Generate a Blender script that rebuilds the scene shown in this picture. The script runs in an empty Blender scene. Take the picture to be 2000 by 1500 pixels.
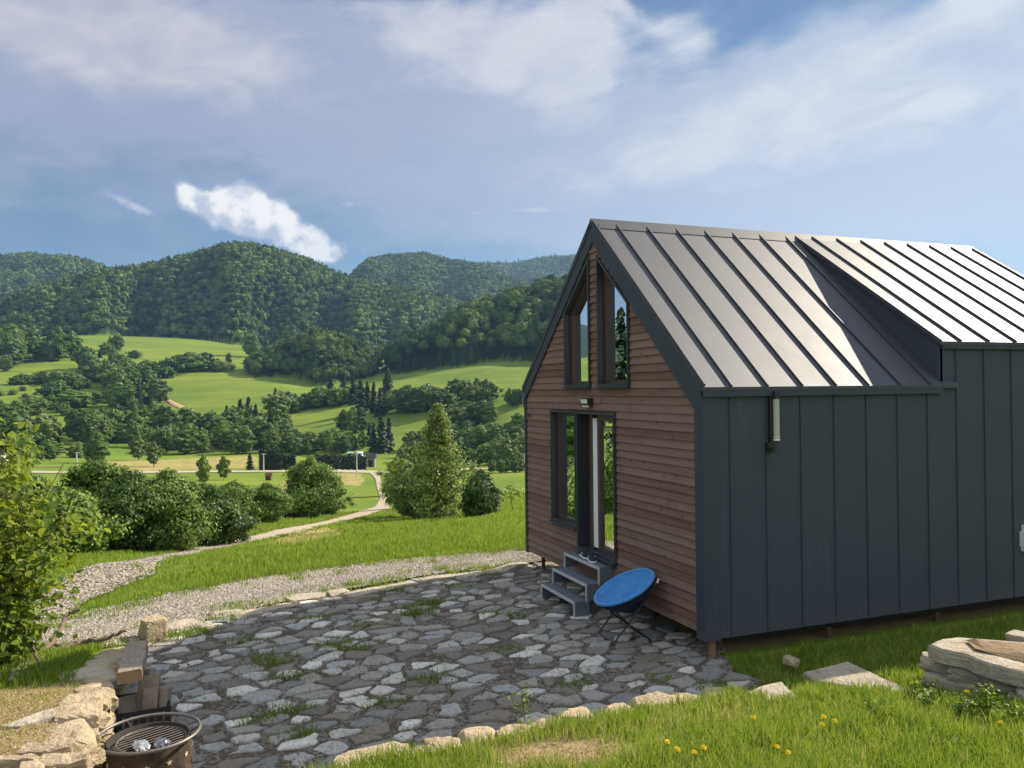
import bpy, bmesh, math, random
import numpy as np
from mathutils import Vector, Matrix

rng = np.random.default_rng(7)
random.seed(7)
scene = bpy.context.scene
COL = scene.collection
R_ = math.radians

# ------------------------------------------------------------------ camera
YAW, PITCH, ROLL, FPX = -1.2049, 0.0081, -0.0103, 1594.07
CAM = np.array([7.6854, -5.2357, 3.025])
_F = np.array([math.sin(YAW) * math.cos(PITCH), math.cos(YAW) * math.cos(PITCH), math.sin(PITCH)])
_r0 = np.array([math.cos(YAW), -math.sin(YAW), 0.0])
_u0 = np.cross(_r0, _F)
RT = math.cos(ROLL) * _r0 + math.sin(ROLL) * _u0
UP = -math.sin(ROLL) * _r0 + math.cos(ROLL) * _u0
FH = np.array([math.sin(YAW), math.cos(YAW)])       # horizontal forward and right
RH = np.array([math.cos(YAW), -math.sin(YAW)])
cam_d = bpy.data.cameras.new('camera')
cam = bpy.data.objects.new('camera', cam_d)
COL.objects.link(cam)
cam_d.sensor_fit = 'HORIZONTAL'
cam_d.sensor_width = 36.0
cam_d.lens = FPX / 2000 * 36
cam_d.clip_start = 0.05
cam_d.clip_end = 30000
m = Matrix.Identity(4)
for i in range(3):
    m[i][0] = RT[i]; m[i][1] = UP[i]; m[i][2] = -_F[i]; m[i][3] = CAM[i]
cam.matrix_world = m
scene.camera = cam

# ------------------------------------------------------------------ light and exposure
SUN_AZ, SUN_EL = -15.0, 34.0                          # azimuth from +Y towards +X, elevation (degrees)
SUN_E, SKY_S, EXPO = 5.0, 0.052, 0.95
scene.view_settings.view_transform = 'Standard'
scene.view_settings.look = 'None'
scene.view_settings.exposure = EXPO
scene.view_settings.gamma = 1.0
try:
    scene.cycles.use_denoising = True
    scene.cycles.max_bounces = 8
    scene.cycles.transparent_max_bounces = 12
    scene.cycles.volume_bounces = 0
    scene.cycles.sample_clamp_indirect = 6
except Exception:
    pass
sdir = np.array([math.sin(R_(SUN_AZ)) * math.cos(R_(SUN_EL)), math.cos(R_(SUN_AZ)) * math.cos(R_(SUN_EL)), math.sin(R_(SUN_EL))])
sl = bpy.data.lights.new('sun', 'SUN')
sl.energy = SUN_E
sl.angle = R_(0.53)
sl.color = (1.0, 0.89, 0.71)
so = bpy.data.objects.new('sun', sl)
COL.objects.link(so)
so.rotation_euler = Vector(sdir).to_track_quat('Z', 'Y').to_euler()
so.location = (0, 0, 60)


class NT:
    """short-hand for building node trees"""
    def __init__(s, tree):
        s.t = tree; s.n = tree.nodes; s.l = tree.links

    def new(s, typ, **kw):
        n = s.n.new(typ)
        for k, v in kw.items():
            setattr(n, k, v)
        return n

    def put(s, sock, v):
        if v is None:
            return
        if hasattr(v, 'is_output'):
            s.l.new(v, sock)
        elif isinstance(v, (tuple, list)) and sock.type == 'RGBA' and len(v) == 3:
            sock.default_value = (*v, 1)
        else:
            sock.default_value = v

    def m(s, op, a, b=None, c=None, clamp=False):
        n = s.new('ShaderNodeMath', operation=op, use_clamp=clamp)
        for i, v in enumerate((a, b, c)):
            s.put(n.inputs[i], v)
        return n.outputs[0]

    def vm(s, op, a, b=None, out=0):
        n = s.new('ShaderNodeVectorMath', operation=op)
        s.put(n.inputs[0], a); s.put(n.inputs[1], b)
        return n.outputs['Value'] if op in ('DOT_PRODUCT', 'LENGTH') else n.outputs[0]

    def scale(s, v, k):
        n = s.new('ShaderNodeVectorMath', operation='SCALE')
        s.put(n.inputs[0], v); s.put(n.inputs['Scale'], k)
        return n.outputs[0]

    def xyz(s, x, y, z):
        n = s.new('ShaderNodeCombineXYZ')
        for i, v in enumerate((x, y, z)):
            s.put(n.inputs[i], v)
        return n.outputs[0]

    def mix(s, f, a, b):
        n = s.new('ShaderNodeMix', data_type='RGBA')
        s.put(n.inputs[0], f); s.put(n.inputs[6], a); s.put(n.inputs[7], b)
        return n.outputs[2]

    def noise(s, vec, scale, detail=4, rough=.55, out='Fac', dist=0.0):
        n = s.new('ShaderNodeTexNoise')
        s.put(n.inputs['Vector'], vec)
        n.inputs['Scale'].default_value = scale
        n.inputs['Detail'].default_value = detail
        n.inputs['Roughness'].default_value = rough
        n.inputs['Distortion'].default_value = dist
        return n.outputs[out]

    def voro(s, vec, scale, out='Distance', feature='F1', rand=1.0):
        n = s.new('ShaderNodeTexVoronoi', feature=feature)
        s.put(n.inputs['Vector'], vec)
        n.inputs['Scale'].default_value = scale
        n.inputs['Randomness'].default_value = rand
        return n.outputs[out]

    def ss(s, v, a, b, lo=0.0, hi=1.0):
        n = s.new('ShaderNodeMapRange', interpolation_type='SMOOTHSTEP')
        s.put(n.inputs[0], v)
        for i, k in enumerate((a, b, lo, hi)):
            n.inputs[i + 1].default_value = k
        return n.outputs[0]

    def attr(s, name, out='Fac'):
        n = s.new('ShaderNodeAttribute', attribute_name=name)
        return n.outputs[out]

    def obj(s):
        return s.new('ShaderNodeTexCoord').outputs['Object']

    def pos(s):
        return s.new('ShaderNodeNewGeometry').outputs['Position']


# ------------------------------------------------------------------ sky: sun-lit atmosphere with cloud layers fixed in world directions
world = bpy.data.worlds.new('World')
scene.world = world
world.use_nodes = True
w = NT(world.node_tree)
w.n.clear()
sky = w.new('ShaderNodeTexSky', sky_type='NISHITA')
sky.sun_disc = False
sky.sun_elevation = R_(SUN_EL)
sky.sun_rotation = R_(SUN_AZ)
sky.altitude = 700
sky.air_density = 1.0
sky.dust_density = 0.7
sky.ozone_density = 2.0
dvec = w.new('ShaderNodeTexCoord').outputs['Generated']
dx = w.vm('DOT_PRODUCT', dvec, (RH[0], RH[1], 0.0))
dy = w.vm('DOT_PRODUCT', dvec, (FH[0], FH[1], 0.0))
dz = w.vm('DOT_PRODUCT', dvec, (0.0, 0.0, 1.0))
az = w.m('ARCTAN2', dx, dy)
el = w.m('ARCSINE', dz)
P2 = w.xyz(az, el, 0.0)
PS = w.xyz(w.m('MULTIPLY', az, 1.0), w.m('MULTIPLY', el, 2.2), 3.1)          # stretched along the horizon
n1 = w.noise(PS, 2.6, 6, .55)
n2 = w.noise(w.vm('ADD', PS, (4.1, 2.3, 0.0)), 2.6, 6, .55)
nf = w.noise(P2, 9.0, 8, .62, dist=.4)
nc = w.noise(w.vm('ADD', P2, (1.7, 5.2, 2.0)), 26.0, 7, .6)


def E_(px, py):
    """azimuth and elevation of a direction written in photo units"""
    return math.atan((px - 1000) / FPX), math.atan((763 - py) / FPX)


def blob(px, py, su, sv, rot=0.0, warp=.10, fw=.03, power=1.0):
    a0, e0 = E_(px, py)
    u = w.m('SUBTRACT', az, a0)
    v = w.m('SUBTRACT', el, e0)
    u = w.m('ADD', u, w.m('ADD', w.m('MULTIPLY', w.m('SUBTRACT', n1, .5), warp * 2), w.m('MULTIPLY', w.m('SUBTRACT', nf, .5), fw * 2)))
    v = w.m('ADD', v, w.m('ADD', w.m('MULTIPLY', w.m('SUBTRACT', n2, .5), warp * 1.2), w.m('MULTIPLY', w.m('SUBTRACT', nc, .5), fw * 1.2)))
    c, s = math.cos(R_(rot)), math.sin(R_(rot))
    a = w.m('ADD', w.m('MULTIPLY', u, c), w.m('MULTIPLY', v, s))
    b = w.m('SUBTRACT', w.m('MULTIPLY', v, c), w.m('MULTIPLY', u, s))
    q = w.m('ADD', w.m('POWER', w.m('ABSOLUTE', w.m('DIVIDE', a, su / FPX)), 2.0), w.m('POWER', w.m('ABSOLUTE', w.m('DIVIDE', b, sv / FPX)), 2.0))
    return w.m('EXPONENT', w.m('MULTIPLY', q, -1.0))


def total(lst):
    o = None
    for k, b in lst:
        t = w.m('MULTIPLY', b, k)
        o = t if o is None else w.m('ADD', o, t)
    return o


K = 1.0 / (2 ** EXPO)
# streaks: noise stretched along the wind, turning upwards to the right
ca_, sa_ = math.cos(R_(9)), math.sin(R_(9))
SA = w.m('ADD', w.m('MULTIPLY', az, ca_), w.m('MULTIPLY', el, sa_))
SB = w.m('SUBTRACT', w.m('MULTIPLY', el, ca_), w.m('MULTIPLY', az, sa_))
PST = w.xyz(SA, w.m('MULTIPLY', SB, 2.4), .7)
fs = w.noise(PST, 5.0, 10, .58, dist=.9)
fb = w.noise(w.vm('ADD', PST, (3.3, 1.2, 4.0)), 10.0, 10, .62, dist=.5)


def cloud(lst, amp, lo, hi, top):
    d = w.m('ADD', total(lst), w.m('ADD', w.m('MULTIPLY', w.m('SUBTRACT', fs, .5), amp), w.m('MULTIPLY', w.m('SUBTRACT', fb, .5), amp * .6)))
    return w.ss(d, lo, hi, 0.0, top)


veil = cloud([(1.0, blob(80, 170, 560, 130, 0)), (.9, blob(700, 150, 330, 120, -10)), (1.0, blob(1020, 140, 240, 170)), (.75, blob(980, 290, 420, 90)),
              (1.05, blob(1780, 200, 420, 100, 12)), (1.05, blob(1480, 300, 560, 110, 8)), (1.2, blob(1900, 340, 460, 130)), (.22, blob(420, 320, 520, 120)), (.85, blob(1450, 430, 800, 90)), (.8, blob(-900, 250, 700, 300)), (.7, blob(2900, 250, 700, 300))], 1.0, .10, 1.0, .92)
bright = cloud([(1.05, blob(1000, 90, 200, 95, -12, .04, .02)), (1.0, blob(1130, 90, 75, 120, -8, .02, .02)), (.75, blob(850, 60, 200, 45, -18, .04, .02)), (1.05, blob(330, 135, 370, 72, -8, .05, .02)), (.85, blob(60, 110, 280, 100, 0, .05, .02)),
                (.85, blob(1905, 70, 80, 50, -20, .02, .02)), (.72, blob(1335, 100, 80, 50, -40, .03, .02)), (.62, blob(1700, 180, 300, 45, 20, .04, .02)), (.72, blob(1350, 290, 440, 70, 14, .05, .02)), (.65, blob(1780, 300, 340, 90, 4, .05, .02)), (.6, blob(1215, 15, 70, 16, -30, .01, .02)), (.6, blob(1168, 165, 50, 14, 0, .01, .02))], 1.15, .28, 1.05, .95)
# one small cumulus above the ridge and a few wisps
nb_ = w.noise(w.vm('ADD', P2, (2.7, 1.2, 2.0)), 26.0, 9, .54)
nb2 = w.noise(w.vm('ADD', P2, (2.7 + .014, 1.2 + .016, 2.0)), 26.0, 9, .54)
cu = total([(.95, blob(470, 396, 30, 26, 0, .0, .006)), (1.1, blob(492, 426, 58, 36, 0, .0, .006)), (1.1, blob(555, 452, 60, 32, -28, .0, .006)), (1.05, blob(618, 480, 50, 26, -14, .0, .006)), (.95, blob(385, 402, 44, 17, -28, .0, .006)), (.9, blob(430, 434, 60, 24, -22, .0, .006)), (.6, blob(650, 500, 26, 12, -10, 0, .006))])
cu = w.ss(w.m('ADD', cu, w.m('MULTIPLY', w.m('MULTIPLY', w.m('SUBTRACT', nb_, .5), 1.8), w.m('MULTIPLY', cu, 4.0, clamp=True))), .26, .84)
wi = total([(.9, blob(255, 425, 46, 9, -22, 0, .012)), (.8, blob(692, 402, 26, 7, 0, 0, .008)), (.8, blob(1070, 409, 75, 6, 0, 0, .008)), (.6, blob(930, 414, 18, 4, 0, 0, .006)), (.5, blob(712, 490, 14, 9, -45, 0, .01)), (.4, blob(30, 442, 18, 8, -20, 0, .01))])
wi = w.ss(w.m('MULTIPLY', wi, w.ss(nc, .25, .65)), .15, .8, 0, .7)
cu_shade = w.m('ADD', w.ss(w.m('SUBTRACT', nb_, nb2), -.14, .13), w.m('MULTIPLY', w.m('SUBTRACT', el, E_(0, 450)[1]), 6.0), clamp=True)


def kc(r, g, b):
    return (r * K, g * K, b * K)


skyc = w.mix(1.0, sky.outputs[0], sky.outputs[0])
skyc = w.scale(sky.outputs[0], SKY_S)
hs = w.new('ShaderNodeHueSaturation')
w.put(hs.inputs['Color'], skyc)
hs.inputs['Saturation'].default_value = 1.2
hs.inputs['Value'].default_value = .8
c = hs.outputs[0]
side = w.ss(az, -.5, .55)
lowb = w.ss(el, .08, .34)
vcol = w.mix(side, w.mix(lowb, kc(.22, .30, .49), kc(.35, .38, .52)), w.mix(lowb, kc(.58, .65, .76), kc(.52, .57, .68)))
vcol = w.mix(w.ss(fb, .3, .7, 0, .35), vcol, w.mix(side, kc(.46, .46, .56), kc(.62, .67, .76)))
c = w.mix(veil, c, vcol)
bcol = w.mix(side, kc(.62, .60, .65), kc(.76, .77, .81))
c = w.mix(bright, c, w.mix(w.ss(w.m('ADD', fb, w.m('MULTIPLY', fs, .6)), .62, 1.0), w.mix(.55, bcol, vcol), bcol))
c = w.mix(wi, c, kc(.66, .68, .76))
c = w.mix(cu, c, w.mix(cu_shade, kc(.50, .54, .64), kc(1.0, .97, .93)))
# unseen bright cloud added overhead and behind the viewer, lifts the shaded areas
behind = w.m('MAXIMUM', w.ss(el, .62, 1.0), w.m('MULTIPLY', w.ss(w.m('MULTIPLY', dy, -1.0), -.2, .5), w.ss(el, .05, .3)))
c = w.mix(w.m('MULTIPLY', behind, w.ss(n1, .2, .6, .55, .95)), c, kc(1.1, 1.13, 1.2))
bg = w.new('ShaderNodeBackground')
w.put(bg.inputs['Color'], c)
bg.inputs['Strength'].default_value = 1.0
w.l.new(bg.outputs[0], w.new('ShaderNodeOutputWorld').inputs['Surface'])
world.cycles.sampling_method = 'MANUAL'
world.cycles.sample_map_resolution = 512
# the atmosphere is scaled by SKY_S (Sky Texture strength) before the clouds are laid over it


# ------------------------------------------------------------------ materials
MATS = {}


def mat(name, fn):
    if name in MATS:
        return MATS[name]
    mt = bpy.data.materials.new(name)
    mt.use_nodes = True
    t = NT(mt.node_tree)
    t.n.clear()
    out = t.new('ShaderNodeOutputMaterial')
    sh = fn(t)
    t.l.new(sh, out.inputs['Surface'])
    MATS[name] = mt
    return mt


def princ(t, col, rough=.6, metal=0.0, spec=.5, bump=None, bstr=.3, bdist=.01, **kw):
    p = t.new('ShaderNodeBsdfPrincipled')
    t.put(p.inputs['Base Color'], col)
    t.put(p.inputs['Roughness'], rough)
    t.put(p.inputs['Metallic'], metal)
    p.inputs['Specular IOR Level'].default_value = spec
    if bump is not None:
        b = t.new('ShaderNodeBump')
        b.inputs['Strength'].default_value = bstr
        b.inputs['Distance'].default_value = bdist
        t.put(b.inputs['Height'], bump)
        t.l.new(b.outputs[0], p.inputs['Normal'])
    for k, v in kw.items():
        t.put(p.inputs[k], v)
    return p.outputs[0]


def plain(name, col, rough=.6, metal=0.0, var=.25, scale=8.0, spec=.5, bump=0.0, bscale=40.0):
    def fn(t):
        o = t.obj()
        n = t.noise(o, scale, 5)
        c2 = tuple(min(1, x * (1 + var)) for x in col)
        c1 = tuple(x * (1 - var) for x in col)
        return princ(t, t.mix(n, c1, c2), rough, metal, spec, t.noise(o, bscale, 4) if bump else None, bump)
    return mat(name, fn)


def foliage(name, dark, light, trans=.35, rnd=.25, tcol=None):
    def fn(t):
        ti = t.attr('tint')
        oi = t.new('ShaderNodeObjectInfo').outputs['Random']
        f = t.m('ADD', ti, t.m('MULTIPLY', t.m('SUBTRACT', oi, .5), rnd), clamp=True)
        c = t.mix(f, dark, light)
        d = t.new('ShaderNodeBsdfPrincipled')
        t.put(d.inputs['Base Color'], c)
        d.inputs['Roughness'].default_value = .55
        d.inputs['Specular IOR Level'].default_value = .25
        tr = t.new('ShaderNodeBsdfTranslucent')
        t.put(tr.inputs['Color'], t.mix(.5, c, tcol or tuple(x * 1.5 for x in light)))
        mx = t.new('ShaderNodeMixShader')
        mx.inputs[0].default_value = trans
        t.l.new(d.outputs[0], mx.inputs[1]); t.l.new(tr.outputs[0], mx.inputs[2])
        return mx.outputs[0]
    return mat(name, fn)


# ------------------------------------------------------------------ mesh helpers
LOC = {}


def tagit(o, label=None, cat=None, group=None, kind=None):
    if label: o['label'] = label
    if cat: o['category'] = cat
    if group: o['group'] = group
    if kind: o['kind'] = kind
    return o


def thing(name, label, cat, loc=(0, 0, 0), group=None):
    o = bpy.data.objects.new(name, None)
    COL.objects.link(o)
    o.empty_display_size = .2
    o.location = loc
    LOC[o.name] = np.array(loc, float)
    return tagit(o, label, cat, group)


def np_obj(name, V, F, mats, parent=None, tint=None, smooth=False, midx=None, origin=None, attrs=None):
    """one mesh object from world-space vertices; F is an (n,k) array or a list of index lists"""
    V = np.asarray(V, float).reshape(-1, 3)
    if parent is not None:
        org = LOC[parent.name]
    else:
        org = np.array(origin if origin is not None else (0, 0, 0), float)
    V = V - org
    me = bpy.data.meshes.new(name)
    if isinstance(F, np.ndarray):
        nf, k = F.shape
        starts = np.arange(nf) * k
        flat = F.ravel()
    else:
        lens = np.array([len(f) for f in F]); nf = len(F)
        starts = np.concatenate([[0], np.cumsum(lens)[:-1]]) if nf else np.zeros(0)
        flat = np.array([i for f in F for i in f])
    me.vertices.add(len(V)); me.vertices.foreach_set('co', V.astype(np.float32).ravel())
    me.loops.add(len(flat)); me.loops.foreach_set('vertex_index', flat.astype(np.int32))
    me.polygons.add(nf); me.polygons.foreach_set('loop_start', starts.astype(np.int32))
    me.polygons.foreach_set('use_smooth', np.full(nf, bool(smooth)))
    for mt in (mats if isinstance(mats, (list, tuple)) else [mats]):
        me.materials.append(mt)
    if midx is not None:
        me.polygons.foreach_set('material_index', np.asarray(midx, np.int32))
    if tint is not None:
        a = me.attributes.new('tint', 'FLOAT', 'FACE')
        a.data.foreach_set('value', np.asarray(tint, np.float32))
    for k_, v_ in (attrs or {}).items():
        a = me.attributes.new(k_, 'FLOAT', 'POINT')
        a.data.foreach_set('value', np.asarray(v_, np.float32))
    me.update(calc_edges=True)
    o = bpy.data.objects.new(name, me)
    COL.objects.link(o)
    if parent is not None:
        o.parent = parent
        LOC[o.name] = org
    else:
        o.location = org
        LOC[o.name] = org
    return o


def _ico(n):
    bm = bmesh.new()
    bmesh.ops.create_icosphere(bm, subdivisions=n, radius=1)
    v = np.array([x.co[:] for x in bm.verts])
    bm.verts.index_update()
    f = np.array([[q.index for q in x.verts] for x in bm.faces])
    bm.free()
    return v, f


ICO1, ICO2, ICO3, ICO4 = _ico(1), _ico(2), _ico(3), _ico(4)


def vnoise(P, sc, seed=0):
    """cheap smooth pseudo noise in -1..1"""
    P = np.asarray(P) * sc
    r = np.random.default_rng(seed)
    o = 0
    for k in range(5):
        d = r.normal(size=3); d *= (1 + k * .6) / np.linalg.norm(d)
        o = o + np.sin(P @ d * 2.0 + r.uniform(0, 6.28)) / (1 + .5 * k)
    return o / 3.0


class MB:
    def __init__(s):
        s.v = []; s.f = []; s.t = []; s.k = 0; s.mi = []

    def add(s, V, F, tint=.5, mi=0):
        V = np.asarray(V, float).reshape(-1, 3)
        s.v.append(V)
        for q in F:
            s.f.append([int(i) + s.k for i in q]); s.t.append(tint); s.mi.append(mi)
        s.k += len(V)

    def box(s, c, size, rot=None, tint=.5, mi=0):
        h = np.array(size, float) / 2
        V = np.array([[x, y, z] for z in (-1, 1) for y in (-1, 1) for x in (-1, 1)]) * h
        if rot is not None:
            V = V @ np.array(rot).T
        s.add(V + np.array(c, float), [(0, 2, 3, 1), (4, 5, 7, 6), (0, 1, 5, 4), (2, 6, 7, 3), (0, 4, 6, 2), (1, 3, 7, 5)], tint, mi)

    def bx(s, a, b, tint=.5, mi=0):
        a = np.array(a, float); b = np.array(b, float)
        s.box((a + b) / 2, np.abs(b - a), None, tint, mi)

    def quad(s, *p, tint=.5, mi=0):
        s.add(p, [tuple(range(len(p)))], tint, mi)

    def prism(s, poly, vec, tint=.5, mi=0):
        P = np.array(poly, float); n = len(P); Q = P + np.array(vec, float)
        F = [tuple(range(n - 1, -1, -1)), tuple(range(n, 2 * n))] + [(i, (i + 1) % n, n + (i + 1) % n, n + i) for i in range(n)]
        s.add(np.vstack([P, Q]), F, tint, mi)

    def tube(s, pts, rad, n=8, tint=.5, mi=0, closed=False):
        P = np.array(pts, float); m_ = len(P)
        if np.isscalar(rad): rad = [rad] * m_
        T = np.zeros_like(P)
        for i in range(m_):
            a = P[(i - 1) % m_] if (closed or i > 0) else P[i]
            b = P[(i + 1) % m_] if (closed or i < m_ - 1) else P[i]
            T[i] = (b - a) / (np.linalg.norm(b - a) + 1e-9)
        ref = np.array([0, 0, 1.0]) if abs(T[0][2]) < .9 else np.array([1.0, 0, 0])
        V = []
        x = np.cross(T[0], ref); x /= np.linalg.norm(x)
        for i in range(m_):
            x = x - T[i] * (x @ T[i]); x /= np.linalg.norm(x) + 1e-9
            y = np.cross(T[i], x)
            for j in range(n):
                a = 2 * math.pi * j / n
                V.append(P[i] + rad[i] * (math.cos(a) * x + math.sin(a) * y))
        F = []
        for i in range(m_ if closed else m_ - 1):
            for j in range(n):
                a, b = i * n + j, i * n + (j + 1) % n
                c_, d = ((i + 1) % m_) * n + (j + 1) % n, ((i + 1) % m_) * n + j
                F.append((a, b, c_, d))
        if not closed:
            F.append(tuple(range(n - 1, -1, -1))); F.append(tuple((m_ - 1) * n + j for j in range(n)))
        s.add(V, F, tint, mi)

    def lathe(s, prof, c, n=32, tint=.5, mi=0):
        V = []; F = []
        for r, z in prof:
            for j in range(n):
                a = 2 * math.pi * j / n
                V.append((c[0] + r * math.cos(a), c[1] + r * math.sin(a), c[2] + z))
        for i in range(len(prof) - 1):
            for j in range(n):
                F.append((i * n + j, i * n + (j + 1) % n, (i + 1) * n + (j + 1) % n, (i + 1) * n + j))
        s.add(V, F, tint, mi)

    def build(s, name, mats, parent=None, smooth=False, origin=None):
        return np_obj(name, np.vstack(s.v), s.f, mats, parent, s.t, smooth, s.mi, origin)


def rock_geo(c, size, seed, rotz=0.0, cuts=9, rough=.03, ico=ICO3, tilt=0.0):
    """a faceted stone: a ball cut by planes, then roughened"""
    r = np.random.default_rng(seed)
    D, F = ico
    N = [np.array(v, float) for v in ((1, 0, 0), (-1, 0, 0), (0, 1, 0), (0, -1, 0), (0, 0, 1), (0, 0, -1))]
    P = [1.0 + r.uniform(-.08, .08) for _ in range(6)]
    for _ in range(cuts):
        n = r.normal(size=3); n /= np.linalg.norm(n)
        N.append(n); P.append(r.uniform(.88, 1.3))
    rad = np.full(len(D), 1.6)
    for n, p in zip(N, P):
        q = D @ n
        rad = np.where(q > .05, np.minimum(rad, p / np.maximum(q, .05)), rad)
    V = D * rad[:, None]
    V = V + D * (vnoise(V, 2.2, seed)[:, None] * rough * .7 + vnoise(V, 7.0, seed + 1)[:, None] * rough * .6 + r.normal(size=(len(D), 1)) * .008)
    V = V * (np.array(size) / 2)
    ca, sa = math.cos(tilt), math.sin(tilt)
    V = V @ np.array([[1, 0, 0], [0, ca, -sa], [0, sa, ca]]).T
    ca, sa = math.cos(rotz), math.sin(rotz)
    V = V @ np.array([[ca, -sa, 0], [sa, ca, 0], [0, 0, 1]]).T
    return V + np.array(c), F


def leaves(C_, size, tint, nrm=None, flat=.0, aspect=.6, droop=0.0, r=None):
    """rhombic leaf faces at centres C_ ; returns V, F(quads), tint"""
    r = r or rng
    n = len(C_)
    t = r.normal(size=(n, 3)); t[:, 2] -= droop
    t /= np.linalg.norm(t, axis=1)[:, None]
    b = r.normal(size=(n, 3))
    if nrm is not None:
        nn = nrm + r.normal(size=(n, 3)) * (1 - flat)
        nn /= np.linalg.norm(nn, axis=1)[:, None]
        t = t - nn * (t * nn).sum(1)[:, None]; t /= np.linalg.norm(t, axis=1)[:, None] + 1e-9
        b = np.cross(nn, t)
    else:
        b = b - t * (b * t).sum(1)[:, None]
    b /= np.linalg.norm(b, axis=1)[:, None] + 1e-9
    s_ = np.asarray(size).reshape(-1, 1) * np.ones((n, 1))
    V = np.stack([C_ - t * s_ * .5, C_ + b * s_ * aspect * .5, C_ + t * s_ * .5, C_ - b * s_ * aspect * .5], 1).reshape(-1, 3)
    F = np.arange(n * 4).reshape(n, 4)
    return V, F, np.asarray(tint) * np.ones(n)


# ------------------------------------------------------------------ terrain
def ray(px, py):
    return _F + RT * (px - 1000) / FPX - UP * (py - 750) / FPX


def plane_pt(px, py, z):
    d = ray(px, py)
    return CAM + d * ((z - CAM[2]) / d[2])


def sstep(x, a, b):
    u = np.clip((np.asarray(x, float) - a) / (b - a), 0, 1)
    return u * u * (3 - 2 * u)


def ctl(px, py, r):
    d = ray(px, py); hx = d[:2] @ RH; hy = d[:2] @ FH
    th = math.atan2(hx, hy)
    return th, math.log(r), CAM[2] + d[2] / math.hypot(hx, hy) * r


CT = [ctl(*p) for p in [
    (300, 1135, 14.5), (560, 1095, 17), (900, 1045, 21), (1000, 1035, 23), (250, 1108, 21), (400, 1078, 31), (560, 1035, 50), (560, 1065, 22),
    (700, 1002, 92), (760, 988, 125), (745, 958, 190), (720, 924, 280), (900, 1015, 42), (1000, 1000, 40), (1000, 965, 95), (1000, 928, 230), (850, 1018, 62), (935, 1003, 62),
    (400, 1010, 85), (300, 965, 150), (300, 922, 270), (300, 902, 345), (300, 888, 430), (100, 1085, 30), (100, 1010, 80), (100, 902, 330), (0, 890, 390), (-400, 905, 330), (-400, 1010, 80), (-400, 1130, 18),
    (600, 902, 345), (900, 905, 330), (600, 880, 440), (900, 880, 430), (100, 850, 500), (100, 795, 640), (100, 735, 790), (100, 690, 930), (100, 656, 1220),
    (300, 840, 520), (300, 790, 640), (450, 760, 700), (300, 735, 800), (300, 700, 920), (400, 664, 1220), (600, 825, 500), (700, 800, 520), (560, 755, 690), (600, 765, 700), (850, 800, 480), (980, 830, 420), (980, 760, 530), (950, 726, 600), (850, 745, 590), (-400, 780, 700), (-400, 700, 1000),
    (1300, 900, 330), (1300, 830, 430), (1300, 740, 600), (1300, 960, 100), (1700, 900, 330), (1700, 760, 600), (2200, 820, 330)]]


def ctz(px, z, r):
    d = ray(px, 750); return math.atan2(d[:2] @ RH, d[:2] @ FH), math.log(r), z


CT += [ctz(-900, -.1, 12), (ctz(-300, -.05, 12)), ctz(100, -.02, 12), ctz(560, -.02, 13.8), ctz(1000, -.02, 15.5), ctz(1300, -.1, 17), ctz(1700, .1, 17), ctz(2300, .5, 15), ctz(3200, 1.2, 14), ctz(2300, 0, 60), ctz(1700, -1.5, 40), ctz(3200, 2, 60)]
CT += [ctz(p, z, r) for p in (-900, 0, 500, 1000, 1600, 3000) for z, r in ((60, 1500), (90, 3000), (120, 9000))]
CT += [ctz(-1500, -6, 80), ctz(-1500, -20, 330), ctz(-1500, 20, 700), ctz(3200, -5, 330), ctz(3200, 40, 700)]
CT = np.array(CT)
KX = np.array([2.2, 1.0])


def _tk(d2):
    return np.where(d2 > 1e-12, .5 * d2 * np.log(np.maximum(d2, 1e-12)), 0)


_X = CT[:, :2] * KX
_n = len(_X)
_A = _tk(((_X[:, None] - _X[None]) ** 2).sum(-1)) + np.eye(_n) * .004
_Pm = np.hstack([np.ones((_n, 1)), _X])
# work on the slope of sight (z over distance) so that near and far ground weigh alike
_rhs = (CT[:, 2] - CAM[2]) / np.exp(CT[:, 1])
_sol = np.linalg.solve(np.block([[_A, _Pm], [_Pm.T, np.zeros((3, 3))]]), np.concatenate([_rhs, np.zeros(3)]))


def tps(th, lr):
    X = np.stack([th, lr], -1) * KX
    o = np.zeros(len(X))
    for i in range(0, len(X), 40000):
        x = X[i:i + 40000]
        o[i:i + 40000] = _tk(((x[:, None] - _X[None]) ** 2).sum(-1)) @ _sol[:_n] + _sol[_n] + x @ _sol[_n + 1:]
    return o * np.exp(lr) + CAM[2]


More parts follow.
